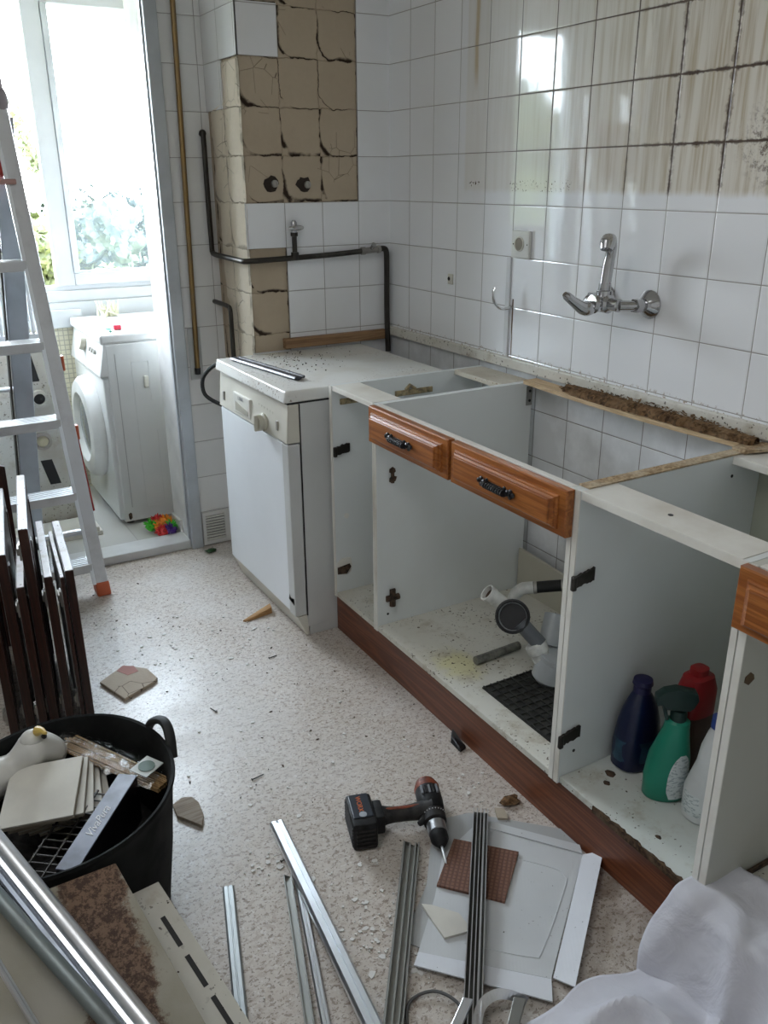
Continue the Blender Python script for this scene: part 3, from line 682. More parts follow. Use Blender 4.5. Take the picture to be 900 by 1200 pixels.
MB().lathe([(0, 0), (.004, 0), (.004, .001), (0, .001)], frame((-.13, -1.7283, .80), (1, 0, 0), (0, 0, 1)), 8).lathe([(0, 0), (.004, 0), (.004, .001), (0, .001)], frame((-.54, -1.7283, .215), (1, 0, 0), (0, 0, 1)), 8).lathe([(0, 0), (.005, 0), (.005, .001), (0, .001)], Matrix.Translation((-.53, -1.91, ZT)), 8).build('screw_hole', M_blackpl, cC)
b = MB(); rd = random.Random(8)
for x, y, r in ((-.47, -1.78, .011), (-.40, -1.84, .012), (-.50, -1.80, .008), (-.53, -1.98, .006), (-.45, -2.05, .010)): b.sphere((x, y, ZB + .0005), r, 1, (1, 1.3, .12), .5, x * 50)
b.build('dirt_spots', M_grime, cC)
# D unit running out of the frame
cD = thing('base_cabinet', 'white cabinet at the right edge of the frame, sheet thrown over its floor', 'cabinet', (-.30, -2.4, ZB))
MB().box((XF, -2.139, .14), (-.02, -2.1235, ZT - .001), .0008).build('side_panel', lam_mat('yellowed melamine', (.50, .50, .45), .25), cD)
MB().box((XF, -2.916, .14), (-.02, -2.90, ZT), .0008).build('side_panel', M_lam, cD)
MB().box((XF, -2.899, .1405), (-.02, -2.1395, ZB), .001).build('bottom_panel', M_lambot, cD)
MB().box((XF + .001, -2.899, .745), (XF + .018, -2.1395, ZT), .001).build('front_rail', M_lam2, cD)
MB().box((-.56, -2.899, .8335), (-.50, -2.1395, ZT), .001).build('front_rail', M_lam2, cD)
MB().box((-.034, -2.899, .158), (-.030, -2.1395, .828)).build('back_panel', M_green, cD)
MB().box((XF - .0025, -2.139, .14), (XF, -2.1240, ZT), .0006).build('edge_banding', M_lam2, cD)
drawer_front(cD, -2.120, -2.50, .735, .846, XF - .003)
b = MB(); b.sphere((-.555, -2.1396, .632), .016, 1, (1.0, .08, .7), .5, 2); b.build('burn_mark', plain('brown burn', (.10, .06, .03), .7), cD)
MB().box((XF + .01, -2.146, ZB), (-.03, -2.1395, ZB + .012), .002).bumps(.002, 60).build('grime_line', M_grime, cD)
solo('plinth', MB().box((-.562, -2.92, .0), (-.548, -.597, .1395), .001), M_plinth, 'long red brown wooden plinth board along the foot of the cabinets', 'plinth')
# slat and crumbled chipboard along the wall
b = MB(); P = []
for k in range(25):
    y = -.912 - k * (1.69 - .912) / 24; x = -.045 - .018 * math.sin(PI * k / 24) ; P.append([(x + .026, y, .846), (x - .026, y, .846), (x - .026, y, .8575), (x + .026, y, .8575)])
V = [[b.bm.verts.new(p) for p in q] for q in P]
for q0, q1 in zip(V, V[1:]):
    for k in range(4): b.bm.faces.new((q0[k], q0[(k + 1) % 4], q1[(k + 1) % 4], q1[k]))
b.bm.faces.new(V[0][::-1]); b.bm.faces.new(V[-1])
solo('wooden_slat', b, M_slat, 'long pale wooden slat spanning behind the open sink cabinet', 'slat')
b = MB(); N = 90
for i in range(7):
    pass
P = []
rd = random.Random(2)
for k in range(N + 1):
    t = k / N; y = -1.08 - t * .64; wd = (.020 + .012 * math.sin(PI * min(1, t * 2.2)) + .006 * mnoise.noise(Vector((y * 40, 0, 0)))) * (.45 if k in (0, N) else 1); xc = -.050 - .012 * math.sin(PI * t)
    hh = .862 + .012 + .007 * math.sin(PI * t)
    row = []
    for j in range(9):
        a = PI * j / 8; row.append((xc - wd * math.cos(a) + .002 * mnoise.noise(Vector((y * 160, j, 0))), y, .8585 + (hh - .8585) * math.sin(a) ** .6 + .004 * mnoise.noise(Vector((y * 130, j * 3.1, 5)))))
    P.append(row)
b.grid(P)
for _ in range(420):
    t = rd.random(); y = -1.08 - t * .64; x = -.055 + rd.uniform(-.03, .03); s = rd.uniform(.002, .006); z = .866 + .010 * math.sin(PI * t) + rd.uniform(0, .006)
    a = rd.uniform(0, PI); M = Matrix.Translation((x, y, z)) @ Euler((rd.uniform(-.6, .6), rd.uniform(-.6, .6), a)).to_matrix().to_4x4()
    b.box((-s, -s * .4, -.0006), (s, s * .4, .0006), 0, M)
solo('chipboard_strip', b, M_chipd, 'strip of crumbling dark chipboard lying on the wooden slat against the wall', 'chipboard')
solo('chipboard_scrap', MB().prism([(-.105, -1.700), (-.03, -1.690), (-.015, -1.73), (-.028, -1.762), (-.075, -1.752), (-.11, -1.738)], .8515, .859).bumps(.003, 60), M_chip, 'light broken chipboard scrap at the right end of the crumbling strip', 'chipboard')

# ------------------------------------------------------------------ drain parts in the sink cabinet
tr_ = thing('sink_trap', 'loose white plastic sink drain with siphon, lying in the open sink cabinet', 'drain', (-.33, -1.30, ZB))
def at_(p, q, prof, mat, name, par, n=20):
    p, q = Vector(p), Vector(q); d = (q - p).normalized(); side = d.cross(Vector((0, 0, 1)));
    M = frame(p, side, d.cross(side)); # local z along -d or d
    if (M.to_3x3() @ Vector((0, 0, 1))).dot(d) < 0: M = M @ Matrix.Rotation(PI, 4, 'X')
    return MB().lathe(prof, M, n).build(name, mat, par, True)
def cup(r, L, w=.004): return [(0, 0), (r * .8, 0), (r * .8, L * .2), (r, L * .25), (r, L), (r - w, L), (r - w, L * .4), (0, L * .4)]
# open end pointing left, arm to the middle
A0, A1 = (-.450, -1.247, .395), (-.362, -1.283, .314)
at_(A1, A0, [(.016, 0), (.017, .045), (.021, .05), (.021, .085), (.024, .087), (.024, .108), (.019, .108), (.017, .07), (0, .06)], M_pvc, 'branch_pipe', tr_)
at_(Vector(A1) + (Vector(A0) - Vector(A1)) * .70, A0, [(0, 0), (.0185, 0), (.0185, .008), (0, .008)], M_grime, 'dirty_inside', tr_)
b = MB(); b.tube(arc([(-.366, -1.281, .316), (-.340, -1.290, .280), (-.315, -1.310, .240), (-.300, -1.335, .21)], 5), [.020] * 16, 14); b.build('elbow', M_pvc, tr_, True)
# strainer mouth facing the camera
fc = Vector((-.405, -1.325, .335)); dn = Vector((-.62, -.62, .48)).normalized()
at_(fc - dn * .055, fc, [(.018, 0), (.020, .02), (.042, .034), (.046, .040), (.046, .055), (.039, .056), (.038, .04), (.012, .022), (0, .02)], M_pvcg, 'drain_mouth', tr_, 28)
sx_ = dn.cross(Vector((0, 0, 1))); M = frame(fc - dn * .0015, sx_, dn.cross(sx_))
b = MB(); b.tube([M @ Vector((.0425 * math.cos(2 * PI * k / 30), .0425 * math.sin(2 * PI * k / 30), 0)) for k in range(31)], .0045, 8); b.build('seal_ring', M_blackpl, tr_, True)
b = MB(); b.lathe([(0, 0), (.036, 0), (.036, .002), (0, .002)], frame(fc - dn * .018, sx_, dn.cross(sx_)), 24); b.build('mouth_inside', M_blackpl, tr_)
# white elbow + black hose with clips going to the wall
b = MB(); b.tube(arc([(-.345, -1.262, .285), (-.340, -1.245, .335), (-.320, -1.255, .365), (-.295, -1.275, .372)], 5), [.017] * 16, 14); b.build('elbow', M_pvc, tr_, True)
b = MB(); b.tube([(-.300, -1.271, .371), (-.262, -1.300, .378), (-.225, -1.330, .385)], .0165, 14); hs = b.build('rubber_sleeve', M_rubber, tr_, True)
for p, q in (((-.294, -1.276, .372), (-.288, -1.281, .373)), ((-.236, -1.321, .383), (-.229, -1.327, .384))): MB().tube([p, q], .0185, 14).build('hose_clip', M_steel, hs, True)
b = MB(); b.tube(arc([(-.228, -1.328, .384), (-.16, -1.40, .392), (-.06, -1.52, .39)], 5), .0155, 12); b.build('grey_pipe', M_pvcg, tr_, True)
# black coupling down to the siphon bottle
b = MB(); b.tube([(-.385, -1.335, .315), (-.355, -1.385, .265)], .021, 16); b.build('coupling', M_pvcd, tr_, True)
b = MB(); b.lathe([(0, 0), (.034, 0), (.045, .012), (.047, .05), (.043, .066), (.046, .068), (.046, .080), (.030, .082), (.0, .082)], Matrix.Translation((-.335, -1.405, ZB + .001)) @ Matrix.Rotation(.25, 4, 'Y') @ Matrix.Rotation(.2, 4, 'X'), 24, (1.25, 1)); b.build('siphon_bottle', M_pvcg, tr_, True)
at_((-.352, -1.395, .222), (-.366, -1.365, .280), [(.024, 0), (.026, .02), (.029, .022), (.029, .045), (.025, .05), (0, .05)], M_pvc, 'ring_nut', tr_)
b = MB(); b.tube([(-.300, -1.36, .23), (-.255, -1.33, .30)], .032, 16); b.build('branch_pipe', M_pvcg, tr_, True)
b = MB(); b.tube([(-.456, -1.238, ZB + .013), (-.300, -1.232, ZB + .013)], .0125, 10); tb = solo('plastic_pipe', b, plain('dirty grey pipe', (.20, .20, .17), .5, var=.3, nscale=40), 'dirty grey length of pipe lying on the floor of the sink cabinet', 'pipe', smooth=True)
b = MB(); gr = plain('blackish rubber mat', (.030, .030, .026), .55, var=.3, nscale=30)
b.box((-.512, -1.6955, ZB + .0008), (-.26, -1.345, ZB + .004))
for k in range(12): b.box((-.510 + k * .0225, -1.695, ZB + .004), (-.506 + k * .0225, -1.346, ZB + .008))
for k in range(15): b.box((-.512, -1.348 - k * .0245, ZB + .004), (-.26, -1.352 - k * .0245, ZB + .0075))
solo('drainer_mat', b, gr, 'black ribbed grid mat lying on the floor of the sink cabinet', 'mat')

# ------------------------------------------------------------------ cleaning bottles
def extr(name, secs, mat, par, n=28, smooth=True):
    """stack of superellipse sections: (z, cx, cy, rx, ry, power)"""
    b = MB(); R = []
    for z, cx, cy, rx, ry, pw in secs:
        R.append([b.bm.verts.new((cx + rx * math.copysign(abs(math.cos(t)) ** pw, math.cos(t)), cy + ry * math.copysign(abs(math.sin(t)) ** pw, math.sin(t)), z)) for t in [2 * PI * k / n for k in range(n)]])
    for r0, r1 in zip(R, R[1:]):
        for k in range(n): b.bm.faces.new((r0[k], r0[(k + 1) % n], r1[(k + 1) % n], r1[k]))
    b.bm.faces.new(R[0][::-1]); b.bm.faces.new(R[-1])
    return b.build(name, mat, par, smooth)
zb = ZB + .001
bl = thing('detergent_bottle', 'dark blue detergent bottle at the back left of the open cabinet', 'bottle', (-.390, -1.773, zb))
mb_ = plain('dark blue plastic', (.004, .008, .040), .3)
extr('body', [(zb + h * .93, -.390 - dx, -1.773, rx, ry, .8) for h, rx, ry, dx in ((0, .050, .038, 0), (.006, .056, .042, 0), (.07, .057, .042, 0), (.12, .051, .037, 0), (.16, .042, .030, 0), (.19, .028, .022, 0), (.205, .018, .018, 0))], mb_, bl)
extr('cap', [(zb + h * .93, -.390, -1.773, r, r, 1) for h, r in ((.204, .020), (.222, .020), (.226, .023), (.238, .021), (.24, .015))], plain('violet blue cap', (.010, .009, .055), .4), bl)
MB().lathe([(.0575, .025), (.0585, .030), (.0575, .075), (.057, .08)], Matrix.Translation((-.390, -1.773, zb)), 28, (1.0, .76)).build('label', plain('teal label', (.02, .07, .12), .4, var=.3, nscale=25), bl, True)
bg = thing('spray_bottle', 'green spray bottle with a dark trigger head and a white oval label', 'spray bottle', (-.420, -1.890, zb))
mg = plain('turquoise green plastic', (.010, .22, .14), .3, var=.1, nscale=4)
ang = math.radians(-35)
def RZ(x, y, c=(-.420, -1.890)): return (c[0] + x * math.cos(ang) - y * math.sin(ang), c[1] + x * math.sin(ang) + y * math.cos(ang))
bsec = [(0, .043, .028, 0), (.006, .047, .032, 0), (.054, .048, .033, 0), (.108, .044, .031, .002), (.145, .034, .028, .006), (.172, .028, .024, .009), (.192, .026, .022, .010), (.199, .014, .014, .010)]
b = MB(); R = []
for h, rx, ry, dx in bsec:
    R.append([b.bm.verts.new((*RZ(rx * math.cos(t) + dx, ry * math.sin(t)), zb + h)) for t in [2 * PI * k / 28 for k in range(28)]])
for r0, r1 in zip(R, R[1:]):
    for k in range(28): b.bm.faces.new((r0[k], r0[(k + 1) % 28], r1[(k + 1) % 28], r1[k]))
b.bm.faces.new(R[0][::-1]); b.bm.faces.new(R[-1]); b.build('body', mg, bg, True)
mdg = plain('dark green trigger plastic', (.003, .022, .018), .4)
hx, hy = RZ(.010, 0)
b = MB(); b.lathe([(0, .192), (.017, .192), (.018, .212), (.015, .220), (0, .220)], Matrix.Translation((hx, hy, zb)), 18)
Mh = Matrix.Translation((hx, hy, zb + .018)) @ Matrix.Scale(1.04, 4) @ Matrix.Rotation(ang, 4, 'Z')
b.prism([(-.050, .212), (-.046, .205), (-.036, .214), (-.030, .202), (-.026, .198), (.018, .196), (.026, .204), (.034, .222), (.030, .238), (-.010, .246), (-.034, .240), (-.050, .226)], -.013, .013, Mh @ Matrix(((1, 0, 0, 0), (0, 0, -1, 0), (0, 1, 0, 0), (0, 0, 0, 1))), .003)
b.build('trigger_head', mdg, bg, True)
b = MB(); b.prism([(-.036, .206), (-.028, .206), (-.020, .172), (-.026, .170)], -.006, .006, Mh @ Matrix(((1, 0, 0, 0), (0, 0, -1, 0), (0, 1, 0, 0), (0, 0, 0, 1))), .001); b.build('trigger', mdg, bg)
# oval label wrapped on the side towards the room
b = MB(); P = []
for i in range(13):
    h = .012 + .110 * i / 12; ww = .62 * math.sqrt(max(0.02, 1 - ((h - .060) / .064) ** 2)) if h > .06 else .62 * min(1, (.75 + .25 * (h - .012) / .02))
    rx = .0478 if h < .054 else .0478 - (h - .054) * .078; ry = .0332 if h < .054 else .0332 - (h - .054) * .038
    P.append([(*RZ((rx + .0012) * math.cos(t) + (.0 if h < .06 else (h - .06) * .04), (ry + .0012) * math.sin(t)), zb + h) for t in [-1.05 + ww * (2 * j / 10 - 1) for j in range(11)]])
b.grid(P)
def label_mat():
    g = G('white printed label'); v = g.obj(scale=(90, 90, 260)); k = g.gt(g.noise(1.0, v, 2), .56); return g.set(g.mix(g.mul(k, .6), (.62, .66, .66), (.18, .25, .27)), .4)
M_label = label_mat(); lb = b.build('label', M_label, bg, True)
bw = thing('bleach_bottle', 'white plastic bottle half hidden at the right side of the open cabinet', 'bottle', (-.392, -1.978, zb))
mw = plain('white hdpe plastic', (.62, .64, .64), .35)
extr('body', [(zb + h, -.392 + dx, -1.978, rx, ry, .85) for h, rx, ry, dx in ((0, .046, .034, 0), (.008, .052, .040, 0), (.07, .053, .041, 0), (.10, .046, .036, .004), (.13, .038, .030, .008), (.17, .036, .026, .010), (.20, .024, .020, .010), (.215, .015, .015, .010))], mw, bw)
extr('cap', [(zb + h, -.382, -1.978, r, r, 1) for h, r in ((.214, .019), (.238, .018), (.24, .014))], plain('blue cap', (.03, .06, .25), .4), bw)
MB().lathe([(.0535, .02), (.0545, .022), (.0545, .07), (.0535, .072)], Matrix.Translation((-.392, -1.978, zb)), 28, (1.0, .80)).build('label', M_label, bw, True)
br_ = thing('cleaner_bottle', 'red capped cleaner bottle standing behind the green spray bottle', 'bottle', (-.325, -1.866, zb))
extr('body', [(zb + h * 1.14, -.325, -1.866, rx, ry, .7) for h, rx, ry in ((0, .040, .030), (.008, .045, .034), (.12, .045, .034), (.15, .043, .032))], plain('brownish dark plastic', (.06, .022, .014), .4), br_)
extr('red_top', [(zb + h * 1.14, -.325, -1.866, rx, ry, .7) for h, rx, ry in ((.150, .044, .033), (.20, .044, .033), (.228, .034, .026), (.232, .020, .018), (.245, .019, .017), (.247, .012, .012))], plain('deep red plastic', (.24, .006, .008), .35), br_)
text_part('print', 'Oxi', .022, frame((-.3705, -1.866, zb + .15), (0, -1, 0), (0, 0, 1)), plain('ochre print', (.35, .20, .06), .5), br_)

# ------------------------------------------------------------------ on the walls
tap = thing('wall_mixer_tap', 'worn chrome wall mixer tap with raised spout above the sink cabinet', 'tap', (0, -1.235, 1.12))
YL, YR, ZC, XB = -1.155, -1.315, 1.122, -.085
for y in (YL, YR):
    M = frame((-.0005, y, ZC), (0, 1, 0), (0, 0, 1))
    if (M.to_3x3() @ Vector((0, 0, 1))).x > 0: M = M @ Matrix.Rotation(PI, 4, 'X')
    f = MB().lathe([(0, 0), (.036, 0), (.036, .003), (.031, .010), (.020, .020), (.016, .024), (0, .024)], M, 28).build('wall_flange', M_chrome, tap, True)
    MB().tube(arc([(-.02, y, ZC), (-.048, y, ZC), (-.066, y + (.010 if y == YR else -.010), ZC), (XB, y + (.022 if y == YR else -.022), ZC)], 4), [.013] * 13, 14).build('eccentric_connector', M_chrome, tap, True)
    MB().lathe([(0, .036), (.0185, .036), (.0185, .056), (0, .056)], M, 6).build('hex_nut', M_chrome, tap)
MB().tube([(XB, YR + .020, ZC), (XB, YR + .024, ZC), (XB, -1.262, ZC), (XB, -1.255, ZC), (XB, -1.215, ZC), (XB, -1.208, ZC), (XB, YL - .024, ZC), (XB, YL - .020, ZC)], [.010, .0165, .0165, .024, .024, .0165, .0165, .010], 20).build('body', M_chrome, tap, True)
MB().tube([(XB, -1.235, ZC + .015), (XB, -1.235, ZC + .032), (XB, -1.235, ZC + .034), (XB, -1.235, ZC + .05)], [.021, .021, .016, .016], 18).build('spout_collar', M_chrome, tap, True)
MB().tube(arc([(XB, -1.235, ZC + .045), (XB + .003, -1.238, ZC + .095), (XB + .001, -1.246, ZC + .135), (XB - .018, -1.262, ZC + .160), (XB - .046, -1.283, ZC + .160)], 6), [.0145] * 8 + [.0135] * 17, 14).build('spout', M_chrome, tap, True)
MB().tube([(XB - .040, -1.278, ZC + .163), (XB - .052, -1.287, ZC + .160), (XB - .062, -1.294, ZC + .152), (XB - .066, -1.297, ZC + .140)], [.014, .0185, .0185, .015], 16).build('spout_end', M_chrome, tap, True)
MB().tube([(XB - .020, -1.235, ZC), (XB - .034, -1.235, ZC + .001), (XB - .042, -1.234, ZC + .002)], [.021, .025, .022], 18).build('cartridge_cap', M_chrome, tap, True)
b = MB(); b.tube(arc([(XB - .036, -1.234, ZC - .006), (XB - .062, -1.231, ZC - .009), (XB - .092, -1.226, ZC + .008), (XB - .122, -1.221, ZC + .030)], 5), [.012, .017, .019, .019, .019, .018, .017, .016, .015, .014, .013, .0125, .012, .0115, .011, .007], 14, sx=1.1); b.build('lever_handle', M_chrome, tap, True)

sk = thing('wall_socket', 'square white wall socket plate with round opening on the tiles', 'socket', (0, -.79, 1.238))
MB().box((-.012, -.832, 1.199), (-.0005, -.748, 1.279), .004).build('plate', plain('ivory socket plastic', (.68, .68, .64), .35), sk)
M = frame((-.0115, -.787, 1.241), (0, 1, 0), (0, 0, 1)); 
if (M.to_3x3() @ Vector((0, 0, 1))).x > 0: M = M @ Matrix.Rotation(PI, 4, 'X')
MB().lathe([(.019, 0), (.022, 0), (.022, .003), (.019, .004), (.018, .001)], M, 24).build('rim', M_cream, sk, True)
MB().lathe([(0, 0), (.0185, 0), (.0185, .0012), (0, .0012)], M, 24).build('socket_recess', plain('brownish grey recess', (.23, .20, .16), .6), sk)
for y in (-.758, -.823): MB().sphere((-.012, y, 1.240), .0025, 1, (.5, 1, 1)).build('screw', M_blkmet, sk)
MB().box((-.006, -.742, .898), (-.0004, -.722, 1.199), .001).build('cable_cover', plain('white cable cover strip', (.66, .67, .68), .3), sk)
hk = solo('wall_hook', MB().tube(arc([(-.0005, -.745, 1.052), (-.014, -.745, 1.046), (-.040, -.742, 1.048), (-.060, -.738, 1.070), (-.064, -.737, 1.098), (-.060, -.737, 1.112)], 5), .0042, 8, sx=1.7), metal_mat('polished hook', (.72, .72, .72), .15, .1), 'curved chrome hook on the tiles below the socket', 'hook', smooth=True)
pl = thing('wall_plug', 'small cream wall plug with a dark screw hole on the tiles', 'wall plug', (0, -.41, 1.105))
MB().box((-.006, -.428, 1.088), (-.0005, -.400, 1.122), .002).build('plate', M_cream, pl)
MB().sphere((-.006, -.408, 1.106), .007, 2, (.5, 1, 1)).build('hole', M_blkmet, pl)
# fittings in the stripped wall
for i, (x, z, lab) in enumerate(((-.462, 1.412, 'left water fitting sunk in the stripped wall'), (-.338, 1.408, 'right water fitting sunk in a broken hole of the stripped wall'))):
    w = thing('water_fitting', lab, 'pipe fitting', (x, 0, z))
    b = MB(); b.sphere((x - .006, .005, z), .026, 2, (1.1, .12, 1.0), .5, i); b.build('hole', plain('dark wall hole', (.035, .025, .018), .9), w)
    M = frame((x + .004, .002, z), (1, 0, 0), (0, 0, 1)); 
    if (M.to_3x3() @ Vector((0, 0, 1))).y > 0: M = M @ Matrix.Rotation(PI, 4, 'X')
    MB().lathe([(0, .002), (.007, .002), (.007, .008), (.012, .009), (.012, .0), (.0125, -.001)], M, 14).build('sleeve', M_steel, w, True)
# black iron water pipe
wp = thing('water_pipe', 'black iron water pipe running down the wall and round the pillar with a stop tap', 'pipe', (-.3, 0, 1.17))
MB().tube(arc([(-.597, .313, 1.578), (-.597, .296, 1.578), (-.597, .292, 1.56), (-.597, .292, 1.40), (-.597, .290, 1.20), (-.597, .286, 1.178), (-.597, .262, 1.168), (-.597, .10, 1.165), (-.596, -.005, 1.163), (-.588, -.022, 1.163), (-.565, -.024, 1.163), (-.41, -.022, 1.166), (-.25, -.022, 1.171), (-.125, -.022, 1.178)], 4), .0095, 10).build('long_pipe', M_blkmet, wp, True)
MB().sphere((-.597, .298, 1.580), .0135, 2).build('elbow_joint', M_blkmet, wp, True)
MB().tube(arc([(-.060, -.022, 1.182), (-.040, -.022, 1.183), (-.028, -.022, 1.172), (-.026, -.022, 1.12), (-.026, -.022, .95), (-.026, -.030, .80)], 4), .0105, 10).build('down_pipe', M_blkmet, wp, True)
b = MB(); b.tube([(-.135, -.022, 1.178), (-.118, -.022, 1.178), (-.117, -.022, 1.178), (-.068, -.022, 1.181), (-.067, -.022, 1.181), (-.055, -.022, 1.182)], [.014, .014, .011, .011, .014, .014], 8); va = b.build('valve', M_steel, wp)
MB().tube([(-.094, -.022, 1.182), (-.094, -.040, 1.196), (-.094, -.046, 1.20)], [.008, .007, .010], 8).build('valve_stem', M_chrome, va, True)
MB().tube([(-.402, -.022, 1.160), (-.402, -.022, 1.185), (-.402, -.022, 1.186), (-.402, -.022, 1.238), (-.402, -.022, 1.240), (-.402, -.022, 1.252)], [.014, .014, .009, .009, .013, .013], 10).build('riser_pipe', M_blkmet, wp, True)
st = MB().tube([(-.402, -.022, 1.250), (-.402, -.022, 1.285), (-.402, -.024, 1.292)], [.010, .011, .006], 10).build('stop_tap', M_chrome, wp, True)
MB().sphere((-.402, -.042, 1.268), .016, 2, (1.9, .35, .6)).build('tap_wing', M_chrome, st, True)
MB().tube(arc([(-.594, .313, .992), (-.594, .28, .992), (-.594, .17, .990), (-.594, .150, .980), (-.594, .146, .95), (-.594, .146, .82), (-.594, .14, .70)], 4), .0085, 10)  .build('short_pipe', M_blkmet, wp, True)
gp = thing('gas_pipe', 'long brownish vertical gas pipe on the tiled wall beside the door frame', 'pipe', (-.675, .30, .72))
MB().tube([(-.656, .297, 2.49), (-.668, .297, 1.98), (-.687, .299, .745)], .0095, 12).build('copper_tube', metal_mat('tarnished brass', (.30, .20, .09), .4, .5), gp, True)
MB().tube([(-.687, .299, .748), (-.6875, .299, .724)], .012, 10).build('end_plug', M_blackpl, gp, True)
MB().box((-.712, .3085, .700), (-.662, .3138, .90), .002).build('wall_plate', plain('grey plate', (.46, .47, .46), .5), gp)
vg = thing('vent_grille', 'small white louvred vent grille low on the tiled wall next to the door frame', 'vent', (-.665, .31, .0))
MB().box((-.7185, .305, .006), (-.704, .3138, .148), .001).box((-.622, .305, .006), (-.604, .3138, .148), .001).box((-.704, .305, .006), (-.622, .3138, .022), .001).box((-.704, .305, .132), (-.622, .3138, .148), .001).build('frame', plain('off white grille', (.64, .63, .60), .5), vg)
MB().box((-.704, .3125, .022), (-.622, .3138, .132)).build('dark_backing', M_blackpl, vg)
b = MB()
for k in range(9): b.box((-.704, .304, .0245 + k * .0122), (-.622, .311, .0325 + k * .0122), .0006)
b.build('louvres', plain('grille bar', (.60, .59, .54), .5), vg)

# ------------------------------------------------------------------ balcony
wm = thing('washing_machine', 'white front loading washing machine on the balcony, its door facing left', 'washing machine', (-.70, .96, .01))
WX, WY0, WY1, WZ = -.965, .682, 1.255, .842
MB().box((WX + .02, WY0, .025), (-.50, WY1, WZ - .04), .006).build('body', M_appl, wm)
MB().box((WX + .004, WY0 - .004, WZ - .04), (-.49, WY1 + .004, WZ), .010).build('top_plate', plain('white lid', (.62, .62, .61), .35), wm)
b = MB(); b.box((WX, WY0 + .004, .035), (WX + .03, WY1 - .004, .66), .010); fp = b.build('front_panel', M_appl, wm)
b = MB(); b.hexa([(WX - .012, WY0 + .001, .668), (WX + .05, WY0 + .001, .668), (WX + .05, WY1, .668), (WX - .012, WY1, .668)], [(WX + .025, WY0 + .001, WZ - .004), (WX + .07, WY0 + .001, WZ - .004), (WX + .07, WY1, WZ - .004), (WX + .025, WY1, WZ - .004)], .006); pn = b.build('control_panel', M_appl, wm)
for y in (.80, .84, .88): MB().lathe([(0, 0), (.010, 0), (.009, .012), (0, .012)], frame((WX + .008, y, .755), (0, 1, 0), (.3, 0, 1)) @ Matrix.Rotation(PI, 4, 'X'), 12).build('button', plain('grey button', (.30, .29, .26), .4), pn)
MB().lathe([(0, 0), (.030, 0), (.026, .022), (0, .022)], frame((WX + .006, 1.0, .76), (0, 1, 0), (.3, 0, 1)) @ Matrix.Rotation(PI, 4, 'X'), 18).build('dial_knob', M_creamd, pn, True)
Md = frame((WX, .975, .40), (0, 1, 0), (0, 0, 1))
if (Md.to_3x3() @ Vector((0, 0, 1))).x > 0: Md = Md @ Matrix.Rotation(PI, 4, 'X')
do = MB().lathe([(.13, 0), (.225, 0), (.228, .012), (.222, .035), (.205, .052), (.155, .056), (.150, .050), (.13, .02)], Md, 40).build('door', plain('white door ring', (.70, .71, .70), .3), wm, True)
MB().lathe([(0, .046), (.10, .040), (.150, .030), (.152, .02), (0, .02)], Md, 36).build('door_window', plain('dark bowl glass', (.16, .18, .20), .08), do, True)
MB().box((WX + .055, WY0 - .0015, .09), (WX + .058, WY0 + .002, .76)).build('panel_seam', plain('seam shade', (.36, .37, .36), .6), wm)
b = MB()
for x0, x1, z0, z1 in ((WX + .12, WX + .122, .08, .72), (WX + .20, WX + .202, .10, .42), (WX + .122, WX + .20, .08, .0815), (WX + .122, WX + .19, .72, .7215), (WX + .19, WX + .192, .55, .72)): b.box((x0, WY0 - .0014, z0), (x1, WY0 + .002, z1))
b.build('pressed_rib', plain('enamel shade', (.60, .61, .60), .35), wm)
for x, y in ((WX + .05, WY0 + .04), (WX + .05, WY1 - .04), (-.54, WY0 + .04), (-.54, WY1 - .04)): MB().tube([(x, y, .0102), (x, y, .03)], .018, 10).build('foot', M_blackpl, wm)
b = MB(); b.box((-.800, WY0 - .012, .61), (-.782, WY0, .66), .003); b.build('hose_clip', M_cream, wm)
b = MB(); b.sphere((WX + .045, WY0 + .002, .050), .014, 1, (.8, .3, 1.6), .5, 3); b.build('rust_hole', M_grime, wm)
b = MB(); ty = thing('soft_toy', 'small bright multicoloured rubber toy on the balcony floor in front of the washing machine', 'toy', (-.83, .52, .01))
for i, (nm, cs, mt) in enumerate((('green_tuft', ((-.868, .545), (-.800, .488)), ((.06, .50, .03))), ('red_tuft', ((-.845, .455), (-.828, .585)), ((.62, .03, .03))), ('orange_tuft', ((-.838, .515), (-.800, .560)), ((.85, .30, .02))), ('purple_tuft', ((-.815, .450),), ((.10, .03, .28))))):
    for j, (x, y) in enumerate(cs):
        b = MB(); b.sphere((x, y, .040), .026, 2, (1, 1, .8), .35, i * 3 + j)
        rd = random.Random(i * 7 + j)
        for _ in range(46):
            d = Vector((rd.gauss(0, 1), rd.gauss(0, 1), abs(rd.gauss(0, 1)) * .9)).normalized(); p = Vector((x, y, .040)); b.tube([p + d * .015, p + d * rd.uniform(.030, .040)], [.0045, .0015], 4)
        b.build(nm, plain('soft plastic %d' % i, mt, .4), ty)
t_ = thing('toy_scrap', 'small red and green scrap on top of the washing machine', 'scrap', (-.87, .78, WZ))
MB().box((-.877, .772, WZ + .001), (-.845, .800, WZ + .022), .004).build('red_piece', plain('crimson plastic', (.55, .02, .05), .4), t_)
b = MB(); b.sphere((-.90, .775, WZ + .008), .011, 1, (1.4, 1, .6), .4, 1).sphere((-.905, .72, WZ + .007), .010, 1, (.8, 1, .6), .4, 2); b.build('green_piece', plain('sea green plastic', (.10, .30, .22), .4), t_)
b = MB(); rd = random.Random(3)
for _ in range(40):
    p = Vector((-.80 + rd.gauss(0, .022), 1.20 + rd.gauss(0, .012), WZ + .001)); b.tube([p, p + Vector((rd.gauss(-.01, .02), rd.gauss(0, .01), rd.uniform(.03, .075)))], [.006, .002], 5)
